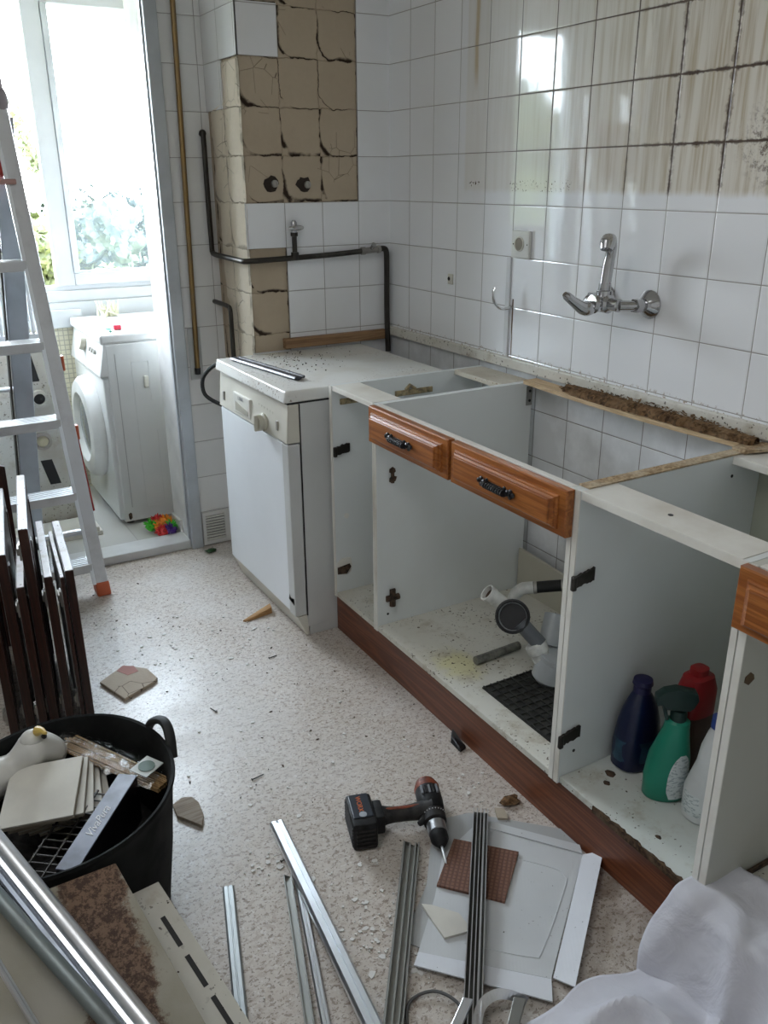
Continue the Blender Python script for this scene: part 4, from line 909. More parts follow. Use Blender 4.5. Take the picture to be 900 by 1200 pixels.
solo('dried_plant', b, plain('pale dry leaves', (.66, .64, .48), .6), 'pale dried plant tuft at the back of the washing machine', 'plant', smooth=True)

# old cooker hood and louvred panel standing behind the ladder
M_dirtw = lam_mat('grimy white enamel', (.56, .56, .53), .75, .45, (.16, .14, .12))
hd = thing('cooker_hood', 'grimy white metal appliance with black slots and round pipe holes, standing behind the ladder', 'cooker hood', (-1.36, .88, .01))
MB().box((-1.66, .80, .012), (-1.115, .99, .815), .022, seg=4).build('casing', M_dirtw, hd, True)
for (x0, x1, z0, z1) in ((-1.252, -1.206, .66, .80), (-1.232, -1.180, .215, .325)): MB().hexa([(x0 + .02, .7985, z0), (x1 + .012, .7985, z0), (x1 + .012, .802, z0), (x0 + .02, .802, z0)], [(x0 - .006, .7985, z1), (x1 - .012, .7985, z1), (x1 - .012, .802, z1), (x0 - .006, .802, z1)]).build('slot', M_blackpl, hd)
Mh = frame((-1.206, .80, .588), (1, 0, 0), (0, 0, 1)); Mh = Mh if (Mh.to_3x3() @ Vector((0, 0, 1))).y < 0 else Mh @ Matrix.Rotation(PI, 4, 'X')
MB().lathe([(.022, -.001), (.038, 0), (.036, .018), (.024, .020), (.022, .0)], Mh, 24).build('pipe_collar', M_dirtw, hd, True)
MB().lathe([(0, .0005), (.0235, .0005), (.0235, .004), (0, .004)], Mh, 24).build('pipe_hole', M_blackpl, hd)
Mh2 = Matrix.Translation((-.0, 0, -.165)) @ Mh
Mh2 = Matrix.Translation((-.012, 0, -.18)) @ Mh
MB().lathe([(.022, -.001), (.040, 0), (.038, .008), (.026, .010), (.022, .0)], Mh2, 24).build('pipe_collar', M_steel, hd, True)
MB().lathe([(0, .0005), (.0235, .0005), (.0235, .003), (0, .003)], Mh2, 24).build('pipe_hole', plain('cream hole', (.6, .56, .4), .6), hd)
lp = thing('louvred_panel', 'white louvred panel with a cream top bar standing on the grimy hood behind the ladder', 'panel', (-1.25, .86, .815))
b = MB(); b.box((-1.50, .84, .816), (-1.122, .868, .846), .003).box((-1.50, .84, .816), (-1.47, .868, 1.19), .003).box((-1.150, .84, .816), (-1.122, .868, 1.19), .003); b.build('frame', M_white_alu, lp)
MB().box((-1.50, .836, 1.165), (-1.118, .872, 1.20), .004).build('top_bar', M_cream, lp)
for k in range(16): MB().box((-1.468 + k * .020, .845, .846), (-1.4565 + k * .020, .862, 1.165), .001).build('slat', M_white_alu, lp)
for k, lab in enumerate(('white board lying lowest on the balcony floor behind the ladder', 'white board lying on top of the other one behind the ladder')):
    solo('shelf_board', MB().box((-1.45 + .01 * k, .632, .0105 + k * .0205), (-1.055 - .012 * k, .79, .030 + k * .0205), .002), M_lam2, lab, 'board')

# ------------------------------------------------------------------ ladder
ld = thing('step_ladder', 'aluminium step ladder with orange feet and a red top, standing at the balcony door', 'ladder', (-1.42, .2, 0))
def fx(z): return -1.187 - .044 * z
def fy(z): return .070 + .15 * z
XL = lambda z: -1.595 + .044 * z
M_tread = metal_mat('ribbed aluminium tread', (.62, .63, .64), .38, .25)
for nm, X, sg in (('front_rail', fx, -1), ('front_rail', XL, 1)):
    ztop = 1.78
    def sec(z, w=.0): return [(X(z) - .022, fy(z) - .014, z), (X(z) + .022, fy(z) - .014, z), (X(z) + .022, fy(z) + .044, z), (X(z) - .022, fy(z) + .044, z)]
    r_ = MB().hexa(sec(.035), sec(ztop), .003).build(nm, M_alu, ld)
    def sec2(z): 
        c = X(z) + sg * .027; return [(c - .006, fy(z) - .017, z), (c + .006, fy(z) - .017, z), (c + .006, fy(z) - .006, z), (c - .006, fy(z) - .006, z)]
    MB().hexa(sec2(.05), sec2(ztop - .02), .001).build('inner_flange', M_alub, r_)
    def sec3(z): return [(X(z) - .025, fy(z) - .017, z), (X(z) + .025, fy(z) - .017, z), (X(z) + .025, fy(z) + .047, z), (X(z) - .025, fy(z) + .047, z)]
    MB().hexa(sec3(.001), sec3(.055), .006).build('rubber_foot', M_orange, ld)
for i in range(5):
    z = .125 + .262 * i; y = fy(z)
    P = [(XL(z) + .02, y - .020, z - .028), (fx(z) - .022, y - .020, z - .028), (fx(z) - .022, y + .065, z - .028), (XL(z) + .02, y + .065, z - .028)]
    tz = [(p[0], p[1], z + .006) for p in P]
    stp = MB().hexa(P, tz, .003).build('tread', M_tread, ld)
    b = MB()
    for k in range(5): b.box((XL(z) + .04, y - .012 + k * .016, z + .006), (fx(z) - .03, y - .007 + k * .016, z + .0075))
    b.build('grip_ribs', M_alud, stp)
z = 1.43
MB().box((-1.54, fy(z) - .03, 1.415), (-1.250, fy(z) + .10, 1.432), .004).build('platform', plain('faded pink plastic', (.50, .30, .27), .45), ld)
MB().hexa([(-1.53, fy(1.44) - .01, 1.44), (-1.262, fy(1.44) - .01, 1.44), (-1.262, fy(1.44) + .03, 1.44), (-1.53, fy(1.44) + .03, 1.44)], [(-1.52, fy(1.66), 1.66), (-1.340, fy(1.66), 1.66), (-1.340, fy(1.66) + .03, 1.66), (-1.52, fy(1.66) + .03, 1.66)], .006).build('red_guard', M_red, ld)
MB().sphere((-1.252, fy(1.66), 1.665), .030, 2, (.8, .8, 1.5)).build('hinge_knob', plain('grey purple plastic', (.36, .32, .34), .5), ld, True)
for z in (.60, .84): MB().box((fx(z) + .022, fy(z) + .0, z - .030), (fx(z) + .034, fy(z) + .03, z + .022), .003).build('stop_clip', M_orange, ld)
# rear frame
def ry(z): return .60 - .135 * z
def rx(z): return -1.335 + .055 * z
for X in (lambda z: rx(z), lambda z: -1.57 + .02 * z):
    def s4(z): return [(X(z) - .034, ry(z), z), (X(z) + .034, ry(z), z), (X(z) + .034, ry(z) + .022, z), (X(z) - .034, ry(z) + .022, z)]
    rr_ = MB().hexa(s4(.035), s4(1.62), .002).build('rear_rail', plain('blue grey aluminium', (.50, .55, .61), .45, .35), ld)
    def s5(z): return [(X(z) - .036, ry(z) - .001, z), (X(z) + .036, ry(z) - .001, z), (X(z) + .036, ry(z) + .024, z), (X(z) - .036, ry(z) + .024, z)]
    MB().hexa(s5(.0108), s5(.05), .004).build('rubber_foot', M_blackpl, ld)
    def s6(z): return [(X(z) - .046, ry(z) - .006, z), (X(z) - .039, ry(z) - .006, z), (X(z) - .039, ry(z) + .03, z), (X(z) - .046, ry(z) + .03, z)]
    MB().hexa(s6(.06), s6(1.60)).build('edge_profile', M_blkmet, rr_)
for z in (.22, .70, 1.2): MB().tube([(-1.55, ry(z) + .012, z), (rx(z), ry(z) + .012, z)], .009, 8).build('cross_bar', M_alu, ld, True)
MB().tube([(fx(.12) - .02, fy(.12) + .05, .235), (-1.575, fy(.12) + .05, .235)], .012, 8).build('cross_bar', M_alu, ld, True)
solo('red_strap', MB().grid([[(-1.163 - .012 * math.sin(3 * t) - .030 * t, .26 + .05 * t, .10 + .50 * t), (-1.150 - .012 * math.sin(3 * t) - .030 * t, .275 + .05 * t, .10 + .50 * t)] for t in [k / 16 for k in range(17)]]), M_red, 'red strap hanging down behind the right rail of the ladder', 'strap') if False else None
MB().hexa([(-1.162, .205, .28), (-1.154, .205, .28), (-1.154, .225, .28), (-1.162, .225, .28)], [(-1.192, .225, .60), (-1.176, .225, .60), (-1.176, .245, .60), (-1.192, .245, .60)], .002).build('red_strap', M_red, ld)

# ------------------------------------------------------------------ cabinet doors stacked against the left
M_lamtop = lam_mat('pale scuffed laminate edge', (.62, .60, .60), .35, .3)
def cdoor(near, far, h, th, label, lean=.0, hinge_y=None, mback=None):
    """near / far: top right corners; thickness goes to the left"""
    n, f = Vector((*near, 0)), Vector((*far, 0)); d = (f - n).normalized(); s = Vector((-d.y, d.x, 0)) * th
    if s.x > 0: s = -s
    e = Vector((lean, 0, 0))
    o = thing('cabinet_door', label, 'cabinet door', (n.x, n.y, 0), 'cabinet doors stacked at the left')
    z0 = Vector((0, 0, .001)); zt = Vector((0, 0, h)); e0 = -e * h
    MB().hexa([n + s + z0 + e0, n + z0 + e0, f + z0 + e0, f + s + z0 + e0], [n + s + zt, n + zt, f + zt, f + s + zt], .0015).build('panel', M_dkwood, o)
    up = Vector((0, 0, .0016)); g1 = Vector((0, 0, 0))
    MB().hexa([n + s * .92 + zt + d * .002, n + s * .08 + zt + d * .002, f + s * .08 + zt, f + s * .92 + zt], [n + s * .92 + zt + up + d * .002, n + s * .08 + zt + up + d * .002, f + s * .08 + zt + up, f + s * .92 + zt + up]).build('top_edge', M_lamtop, o)
    # recessed field mouldings on the right face
    L = (f - n).length; out = -s.normalized() * .003
    for a0, a1 in ((.05, .075), (L - .075, L - .05)):
        p, q = n + d * a0, n + d * a1; k0 = Vector((0, 0, .05)); k1 = Vector((0, 0, h - .05))
        MB().hexa([p + k0 + e0 * .95, p + k0 + out + e0 * .95, q + k0 + out + e0 * .95, q + k0 + e0 * .95], [p + k1 - e * .05, p + k1 + out - e * .05, q + k1 + out - e * .05, q + k1 - e * .05]).build('moulding', M_dkwood, o)
    # white back
    bk = s * 1.02
    MB().hexa([n + s + z0 + e0 + d * .004, n + bk + z0 + e0 + d * .004, f + bk + z0 + e0, f + s + z0 + e0], [n + s + zt - up + d * .004, n + bk + zt - up + d * .004, f + bk + zt - up, f + s + zt - up]).build('white_back', M_lam, o)
    for hz in (h - .07, .09):
        c = n + s * 1.02 + d * .035 + Vector((0, 0, hz)) + e0 * (1 - hz / h); k = s.normalized()
        b = MB(); M = frame(c, d, k); b.box((-.014, 0, -.022), (.014, .006, .022), .002, M).box((-.008, .004, -.010), (.030, .011, .010), .002, M); b.build('hinge', M_steel, o)
    return o
cdoor((-1.403, -.750), (-1.366, -.370), .480, .0215, 'dark stained cabinet door at the right end of the stack, lowest beside the bin')
cdoor((-1.430, -.762), (-1.398, -.420), .470, .010, 'thin dark cabinet door squeezed in second from the right of the stack')
cdoor((-1.457, -.750), (-1.408, -.330), .474, .0205, 'dark stained cabinet door third from the right of the stack')
cdoor((-1.496, -.750), (-1.432, -.300), .615, .0235, 'tall dark stained cabinet door with a white top edge in the middle of the stack')
cdoor((-1.528, -.770), (-1.475, -.420), .47, .020, 'low dark cabinet door between the two tallest of the stack')
cdoor((-1.556, -.745), (-1.488, -.210), .556, .024, 'dark cabinet door second from the left of the stack')
cdoor((-1.600, -.76), (-1.560, -.30), .50, .022, 'leftmost dark cabinet door of the stack, just inside the frame')
solo('plank', MB().hexa([(-2.15, -.150, .001), (-1.475, -.160, .001), (-1.475, -.138, .001), (-2.15, -.128, .001)], [(-2.15, -.12, .78), (-1.465, -.13, .60), (-1.465, -.11, .60), (-2.15, -.10, .78)], .002), M_dkwood, 'dark wooden panel standing crosswise behind the stacked cabinet doors', 'panel')  # unseen left end lengthened and raised to shade the tub

# ------------------------------------------------------------------ rubbish tub
BC = Vector((-1.612, -1.405, 0))
def rub(a, k):
    r = .250 - .050 * max(0, math.cos(a - math.radians(122))) ** 2 - .006 * math.cos(a); return r * k
tb = thing('rubbish_tub', 'big black rubber tub full of rubble at the lower left', 'tub', tuple(BC))
prof = [(.0, .002), (.80, .002), (.86, .012), (.93, .15), (.985, .30), (1.0, .318), (1.015, .326), (1.01, .333), (.985, .331), (.965, .318), (.95, .29), (.90, .15), (.84, .022), (.0, .020)]
b = MB(); R = []
for k, z in prof:
    if k == 0: R.append([b.bm.verts.new((BC.x, BC.y, z))])
    else: R.append([b.bm.verts.new((BC.x + rub(a, k) * math.cos(a), BC.y + rub(a, k) * math.sin(a), z)) for a in [2 * PI * i / 64 for i in range(64)]])
for r0, r1 in zip(R, R[1:]):
    for i in range(64):
        q = []
        for v in (r0[i % len(r0)], r0[(i + 1) % len(r0)], r1[(i + 1) % len(r1)], r1[i % len(r1)]):
            if v not in q: q.append(v)
        if len(q) > 2:
            try: b.bm.faces.new(q)
            except ValueError: pass
b.build('shell', plain('dusty black rubber', (.008, .009, .0085), .8, var=.3, nscale=14, spec=.25), tb, True)
for a0 in (math.radians(12), math.radians(190)):
    pts = []
    for k in range(9):
        t = k / 8; a = a0 + (t - .5) * .46; r = rub(a, 1.0) + .006 + .010 * math.sin(PI * t); pts.append((BC.x + r * math.cos(a), BC.y + r * math.sin(a),   .305 + .052 * math.sin(PI * t) ** .6))
    MB().tube(arc(pts, 3), .0088, 10, sx=1.3).build('handle', M_rubber, tb, True)
solo('rubble_fill', MB().grid([[(BC.x + rub(a, .865) * r * math.cos(a), BC.y + rub(a, .865) * r * math.sin(a), .15 + .02 * mnoise.noise(Vector((a * 2, r * 6, 0)))) for a in [2 * PI * i / 40 for i in range(41)]] for r in (.02, .25, .5, .75, 1.0)]), plain('dark rubble', (.03, .028, .026), .8, var=.4, nscale=40), 'dark rubble filling the bottom of the tub', 'rubble', kind='stuff')
# tiles in the tub
M_cer = plain('glazed cream ceramic', (.66, .64, .58), .3); M_cerb = plain('ceramic back', (.42, .36, .28), .8)
tl = Matrix.Translation((-1.615, -1.360, .286)) @ Matrix.Rotation(math.radians(-20), 4, 'Z') @ Matrix.Rotation(math.radians(9), 4, 'X') @ Matrix.Rotation(math.radians(-6), 4, 'Y')
labs = ('cream ceramic tile on top of the pile in the tub', 'second cream tile from the top of the pile in the tub', 'third cream tile from the top of the pile in the tub', 'fourth cream tile from the top of the pile in the tub', 'lowest cream tile of the pile in the tub')
for k in range(5):
    M = tl @ Matrix.Translation((.010 * k, .009 * k, -.0155 * k)) @ Matrix.Rotation(math.radians(3.5 * k), 4, 'Z') @ Matrix.Rotation(math.radians(-1.2 * k), 4, 'X')
    o = thing('ceramic_tile', labs[k], 'tile', tuple(M.translation), 'pile of tiles in the tub')
    MB().box((-.072, -.078, 0), (.072, .078, .004), .001, M).build('glaze', M_cer, o)
    MB().box((-.072, -.078, -.006), (.072, .078, -.0002), .0005, M).build('clay_back', M_cerb, o)
# goose ornament
go = thing('goose_ornament', 'white ceramic goose ornament with a yellow beak lying in the tub', 'ornament', (-1.62, -1.245, .22))
M_goose = plain('white glazed goose', (.62, .61, .57), .3)
extr_secs = None
b = MB(); b.tube(arc([(-1.745, -1.265, .255), (-1.700, -1.255, .270), (-1.655, -1.250, .288), (-1.620, -1.246, .306), (-1.598, -1.242, .312), (-1.572, -1.240, .296), (-1.558, -1.240, .27)], 5), [r * .84 for r in [.012] + [.050] * 8 + [.044, .038, .034, .034, .036, .039, .042, .045, .046, .046, .045, .044, .042, .040, .038, .036, .034, .032, .030, .028, .024, .018, .01][:22]], 18)
b.build('body', M_goose, go, True)
MB().sphere((-1.606, -1.246, .337), .026, 3, (1.0, .9, .9)).build('head', M_goose, go, True)
MB().tube([(-1.595, -1.262, .365), (-1.588, -1.276, .371), (-1.582, -1.288, .370)], [.011, .007, .003], 10).build('beak', plain('yellow glaze', (.60, .42, .10), .35), go, True)
for dx in (0,): MB().sphere((-1.585, -1.268, .352), .006, 2, (1, 1, 1)).build('eye', M_blackpl, go, True)
# skewers in their bag
sk_ = thing('skewer_bag', 'clear plastic bag of bamboo skewers lying across the tub', 'skewers', (-1.455, -1.32, .26))
p0, p1 = Vector((-1.535, -1.215, .280)), Vector((-1.392, -1.440, .262)); dv = (p1 - p0); sd = dv.cross(Vector((0, 0, 1))).normalized()
for k in range(16):
    o_ = sd * ((k % 8) - 3.5) * .0062; zz = Vector((0, 0, .007 * (k // 8) + .001 * (k % 3))); MB().tube([p0 + o_ + zz - dv * .02 * (k % 3), p1 + o_ * .8 + zz], .0024, 6).build('skewer', wood_mat('bamboo', (.42, .27, .12), (.30, .18, .08), 'y', 30, .5) if k == 0 else bpy.data.materials['bamboo'], sk_)
g = G('clear crinkled plastic'); tr = g.n.new('ShaderNodeBsdfTransparent'); gl = g.n.new('ShaderNodeBsdfGlossy'); gl.inputs['Roughness'].default_value = .12; nb = g.bump(g.noise(60, detail=4), 1.0, .01); g.l.new(nb, gl.inputs['Normal'])
mm = g.n.new('ShaderNodeMixShader'); g.l.new(g.add(.10, g.mul(g.ramp(g.noise(45, detail=3), .5, .68), .5)), mm.inputs[0]); g.l.new(tr.outputs[0], mm.inputs[1]); g.l.new(gl.outputs[0], mm.inputs[2]); g.l.new(mm.outputs[0], g.out.inputs[0]); M_film = g.m
b = MB(); P = []
for i in range(19):
    t = i / 18; c = p0 + dv * (t * 1.02 - .06); row = []
    for j in range(9):
        s = (j / 8 - .5) * 2; row.append(c + sd * s * (.036 + .006 * math.sin(i * 1.3)) + Vector((0, 0, .014 + .010 * (1 - s * s) + .006 * mnoise.noise(Vector((i * .7, j * .9, 0))))))
    P.append(row)
b.grid(P); b.build('film', M_film, sk_, True)
c = p0 + dv * .84; M = frame(c + Vector((0, 0, .034)), dv, sd); 
lb = MB().box((-.022, -.026, -.001), (.022, .026, .001), 0, M).build('label_card', plain('white card', (.55, .58, .55), .5), sk_); MB().lathe([(0, .001), (.017, .001), (.017, .0025), (0, .0025)], M if (M.to_3x3() @ Vector((0, 0, 1))).z > 0 else M @ Matrix.Rotation(PI, 4, 'X'), 20, (1, 1)).build('green_badge', plain('green badge', (.004, .05, .014), .4), lb)
# grey box with lettering
bx = thing('long_box', 'dark appliance with a long blue grey front strip and white lettering, tipped in the tub', 'appliance', (-1.535, -1.51, .24))
q0, q1 = Vector((-1.455, -1.41, .300)), Vector((-1.618, -1.616, .300)); dx = (q1 - q0).normalized(); wx = Vector((dx.y, -dx.x, 0)); wx = wx if wx.x > 0 else -wx
M = frame((q0 + q1) / 2, dx, wx); 
if (M.to_3x3() @ Vector((0, 0, 1))).z < 0: M = M @ Matrix.Rotation(PI, 4, 'X')
L = (q1 - q0).length / 2
M = M @ Matrix.Rotation(math.radians(0), 4, 'X')
MB().box((-L, -.0195, -.11), (L, .0195, -.003), .002, M).build('casing', M_blackpl, bx)
ff = MB().box((-L, -.0195, -.0029), (L, .0195, .0), .0006, M).build('front_strip', plain('blue grey strip', (.21, .23, .30), .35, var=.2, nscale=12), bx)
Mt = M @ Matrix.Translation((.01, 0, .0006)); 
if (Mt.to_3x3() @ Vector((1, 0, 0))).y < 0: Mt = Mt @ Matrix.Rotation(PI, 4, 'Z')
text_part('lettering', 'VivaPura', .0235, Mt @ Matrix.Translation((.0, -.002, 0)), plain('white print', (.70, .70, .72), .4), ff, shear=.6)
wr = thing('wire_rack', 'black wire rack lying under the long box in the tub', 'rack', (-1.56, -1.42, .2))
ra, rb = q0 + Vector((-.050, .020, -.035)), q1 + Vector((-.050, .020, -.045))
for k in range(14):
    t = (k + .5) / 14; c = ra.lerp(rb, t); MB().tube([c - wx * .055, c + wx * .035], .0018, 6).build('wire', M_blkmet, wr)
for s in (-.05, -.01, .03): MB().tube([ra + wx * s, rb + wx * s], .0028, 6).build('rail', M_blkmet, wr)

# ------------------------------------------------------------------ boards and profiles in the foreground
def board(tl_, tr_, slope_dir, L, th):
    """top corners, then a run L along slope_dir to the camera"""
    a, b_ = Vector(tl_), Vector(tr_); d = Vector(slope_dir).normalized() * L; n = (b_ - a).cross(d).normalized()
    if n.z < 0: n = -n
    return [a, b_, b_ + d, a + d], n
def rust_board():
    g = G('rust stained board'); X, Y, Z = g.xyz()
    n = g.noise(14, detail=8, rough=.82); n2 = g.noise(75, detail=5, rough=.85)
    m = g.ramp(g.math('ABSOLUTE', g.add(X, g.mul(g.noise(7), -.03))), .02, .085, 1.0, 0.0)
    f = g.ramp(g.add(g.mul(n, .75), g.mul(m, .40)), .52, .66)
    col = g.mix(g.ramp(g.noise(5, detail=4), .35, .7), (.35, .33, .28), (.27, .25, .19))
    col = g.mix(g.mul(f, .85), col, (.15, .072, .034))
    col = g.mix(g.mul(f, g.ramp(n2, .44, .56)), col, (.050, .023, .012))
    return g.set(col, .7, 0, g.bump(n2, .3, .003))
dS = (.18, -.95, -.37)
q, n = board((-1.80, -1.668, .318), (-1.541, -1.664, .318), dS, .75, .012)
bb = MB().hexa([p - n * .010 for p in q], q, .001)
solo('stained_board', bb, rust_board(), 'white board with a large brown rust stain leaning on the tub', 'board')
q, n = board((-1.62, -1.640, .205), (-1.465, -1.624, .205), (.20, -.93, -.30), .62, .012)
sb = thing('slotted_board', 'off white board with black slots along its edge, beside the stained board', 'board', (-1.47, -1.85, 0))
MB().hexa([p - n * .012 for p in q], q, .001).build('panel', M_lambot, sb)
d = (q[2] - q[1]).normalized(); wv = (q[1] - q[0]).normalized()
for k in range(5):
    c = q[1] - wv * .028 + d * (.10 + .085 * k); M = frame(c + n * .0008, d, wv)
    MB().box((-.032, -.0045, -.0006), (.032, .0045, .0006), 0, M).build('slot', M_blackpl, sb)
def profile(name, label, p, q, w, h, mat, shape='c', parts=None, up=(0, 0, 1), cat='metal profile', group='aluminium profiles on the floor'):
    """extruded channel from p to q, bottom centre line"""
    p, q = Vector(p), Vector(q); d = (q - p).normalized(); s = d.cross(Vector(up)).normalized(); u = s.cross(d)
    S = {'c': [(-w, 0), (w, 0), (w, h), (w * .78, h), (w * .78, h * .25), (w * .25, h * .25), (w * .25, h * .8), (w * .05, h * .8), (w * .05, h * .25), (-w * .45, h * .25), (-w * .45, h * .9), (-w * .62, h * .9), (-w * .62, h * .25), (-w * .85, h * .25), (-w * .85, h), (-w, h)],
         'u': [(-w, 0), (w, 0), (w, h), (w * .8, h), (w * .8, h * .3), (-w * .8, h * .3), (-w * .8, h), (-w, h)],
         'f': [(-w, 0), (w, 0), (w, h * .7), (w * .7, h), (w * .14, h), (w * .08, h * .8), (-w * .08, h * .8), (-w * .14, h), (-w * .7, h), (-w, h * .7)],
         'r': [(w * math.cos(t), h / 2 + h / 2 * math.sin(t)) for t in [2 * PI * k / 18 for k in range(18)]]}[shape]
    b = MB(); A = [b.bm.verts.new(p + s * x + u * z) for x, z in S]; B = [b.bm.verts.new(q + s * x + u * z) for x, z in S]; m = len(S)
    for k in range(m): b.bm.faces.new((A[k], A[(k + 1) % m], B[(k + 1) % m], B[k]))
    f0 = b.bm.faces.new(A[::-1]); f1 = b.bm.faces.new(B)
    bmesh.ops.triangulate(b.bm, faces=[f0, f1])
    return solo(name, b, mat, label, cat, group, smooth=(shape == 'r'))
Z_ = .0012
profile('aluminium_profile', 'bright silver aluminium profile lying diagonally, longest in the middle of the floor', (-1.130, -1.381, Z_), (-1.213, -2.03, .046), .0165, .016, M_alub, 'f')
profile('aluminium_profile', 'narrow dull channel profile just left of the bright silver one', (-1.176, -1.545, Z_), (-1.330, -2.02, Z_), .0085, .014, M_alud, 'u')
profile('aluminium_profile', 'grey flat sided profile half under the bright silver one', (-1.158, -1.560, Z_), (-1.300, -2.03, Z_), .0085, .012, M_alu, 'f')
profile('aluminium_profile', 'short grey profile with an angled end beside the slotted board', (-1.298, -1.507, Z_), (-1.415, -1.900, Z_), .0125, .010, metal_mat('matt grey aluminium', (.42, .44, .44), .45, .2), 'f')
profile('aluminium_profile', 'dark grooved channel profile left of the cardboard', (-.893, -1.602, Z_), (-1.205, -2.03, Z_), .0185, .018, M_alud, 'c')
pe = thing('aluminium_profile', 'grooved channel profile lying across the white cardboard', 'metal profile', (-.89, -1.85, 0), 'aluminium profiles on the floor')
ea, eb = Vector((-.700, -1.604, .0156)), Vector((-1.085, -2.10, .0156)); ed = (eb - ea).normalized(); es = Vector((-ed.y, ed.x, 0)); zz = Vector((0, 0, 1))
def bar(s0, s1, z0, z1, e0=0.0): 
    a, b_ = ea + ed * e0, eb
    return MB().hexa([a + es * s0 + zz * z0, a + es * s1 + zz * z0, b_ + es * s1 + zz * z0, b_ + es * s0 + zz * z0], [a + es * s0 + zz * z1, a + es * s1 + zz * z1, b_ + es * s1 + zz * z1, b_ + es * s0 + zz * z1])
bar(-.0175, .0175, 0, .003).build('base_web', plain('anodised web with painted shade', (.10, .10, .09), .5, .4), pe)  # web colour darkened to put shade into the grooves between the ribs
for s0, s1, h, e0 in ((-.0175, -.0155, .019, .004), (-.009, -.007, .017, .001), (-.0005, .0015, .017, .002), (.0065, .0105, .013, .0), (.0155, .0175, .020, .003)): bar(s0, s1, .003, h, e0).build('rib', M_alu, pe)

# big round profiles resting on the tub rim and the stained board
tA, tB = Vector((-1.7605, -1.455, .429)), Vector((-1.548, -2.00, .227))
ht_ = thing('handrail_tube', 'thick silver tube with a bright edge strip resting on the tub, upper of the two', 'tube', (-1.65, -1.72, .32), 'tubes at the lower left')
MB().tube([tA, tB], .0135, 18).build('tube', M_alu, ht_, True)
so = Vector((-.0125, -.005, -.006)); MB().tube([tA + so, tB + so], .0050, 8, sx=1.8).build('edge_strip', M_alub, ht_)
so = Vector((-.0245, -.011, -.009)); MB().tube([tA + so, tB + so], .0045, 8, sx=1.8).build('inner_strip', metal_mat('blue shaded metal', (.25, .28, .33), .4, .2), ht_)
profile('handrail_tube', 'dull grey tube at the lower left corner, lower of the two', (-1.7705, -1.60, .386), (-1.590, -1.975, .2115), .0125, .024, metal_mat('blue grey metal', (.22, .25, .25), .5, .3), 'r', group='tubes at the lower left')
profile('handrail_tube', 'thin bright profile cut off by the bottom left corner', (-1.752, -1.80, .355), (-1.712, -1.865, .235), .005, .008, M_alu, 'f', group='tubes at the lower left')

# bent offcut and cable at the bottom edge
cu = thing('bent_profile', 'twisted scrap of aluminium profile at the bottom edge of the frame', 'metal scrap', (-1.0, -2.05, 0))
b = MB()
def strip(b, pts, w, th=.0012, tw=0.0):
    pts = arc(pts, 5); P = []
    for i, p in enumerate(pts):
        d = (pts[min(i + 1, len(pts) - 1)] - pts[max(i - 1, 0)]).normalized(); s = d.cross(Vector((0, 0, 1))).normalized(); s = Matrix.Rotation(tw * i / len(pts), 3, d) @ s; P.append((p - s * w, p + s * w, s.cross(d)))
    V = [[b.bm.verts.new(v) for v in (a, c, c + n_ * th, a + n_ * th)] for a, c, n_ in P]
    for r0, r1 in zip(V, V[1:]):
        for k in range(4): b.bm.faces.new((r0[k], r0[(k + 1) % 4], r1[(k + 1) % 4], r1[k]))
    b.bm.faces.new(V[0][::-1]); b.bm.faces.new(V[-1])
strip(b, [(-1.045, -2.060, .020), (-1.012, -2.030, .030), (-.980, -2.028, .038), (-.955, -2.040, .036), (-.930, -2.060, .026)], .009, .0014, 1.4); b.build('light_strip', M_alu, cu)
MB().hexa([(-1.13, -2.070, .0335), (-1.115, -2.083, .0335), (-1.022, -2.018, .034), (-1.035, -2.006, .034)], [(-1.13, -2.070, .043), (-1.115, -2.083, .043), (-1.022, -2.018, .044), (-1.035, -2.006, .044)], .001).build('channel', M_alub, cu)
MB().hexa([(-1.03, -2.115, .026), (-1.010, -2.122, .026), (-.935, -2.062, .026), (-.952, -2.048, .026)], [(-1.03, -2.115, .038), (-1.010, -2.122, .038), (-.935, -2.062, .038), (-.952, -2.048, .038)], .001).build('dark_channel', M_alud, cu)
solo('thin_cable', MB().tube(arc([(-1.16, -2.03, .0035), (-1.115, -1.945, .006), (-1.06, -1.945, .010), (-1.035, -1.99, .012), (-1.05, -2.03, .006)], 7), .0032, 7), plain('grey cable', (.09, .09, .09), .45), 'thin grey cable curling on the floor at the bottom edge', 'cable', smooth=True)

# ------------------------------------------------------------------ cardboard
def card_mat(name, a):
    g = G(name); X, Y, Z = g.xyz()
    fl = g.math('SINE', g.mul(g.add(g.mul(X, .82), g.mul(Y, -.57)), 900)); c = g.mix(g.mul(g.ramp(g.noise(6, detail=4), .4, .7), .35), a, tuple(q * .82 for q in a))
    sp = g.mul(g.gt(g.noise(160, detail=2), .735), g.ramp(g.noise(11, detail=1), .48, .56)); c = g.mix(sp, c, (.08, .07, .06))
    return g.set(c, .7, 0, g.bump(g.add(g.mul(fl, .04), g.noise(14, detail=3)), .25, .004), Specular_IOR_Level=.2)
M_cardw = card_mat('white cardboard', (.68, .70, .74)); M_cardg = card_mat('grey cardboard', (.42, .43, .43)); M_cardg2 = card_mat('grey inner cardboard', (.58, .60, .615))
cg = thing('cardboard_sheet', 'grey cardboard sheet lying flat, under the white unfolded carton', 'cardboard', (-.85, -1.8, 0))
MB().prism([(-.790, -1.560), (-.715, -1.577), (-.530, -1.762), (-.572, -1.808), (-.70, -1.70), (-.96, -1.90), (-1.005, -1.875), (-1.045, -1.815), (-.925, -1.715), (-.86, -1.63)], .0012, .0042).build('sheet', M_cardg, cg)
cw = thing('unfolded_carton', 'white unfolded cardboard carton lying on the floor by the plinth', 'cardboard', (-.85, -1.85, 0))
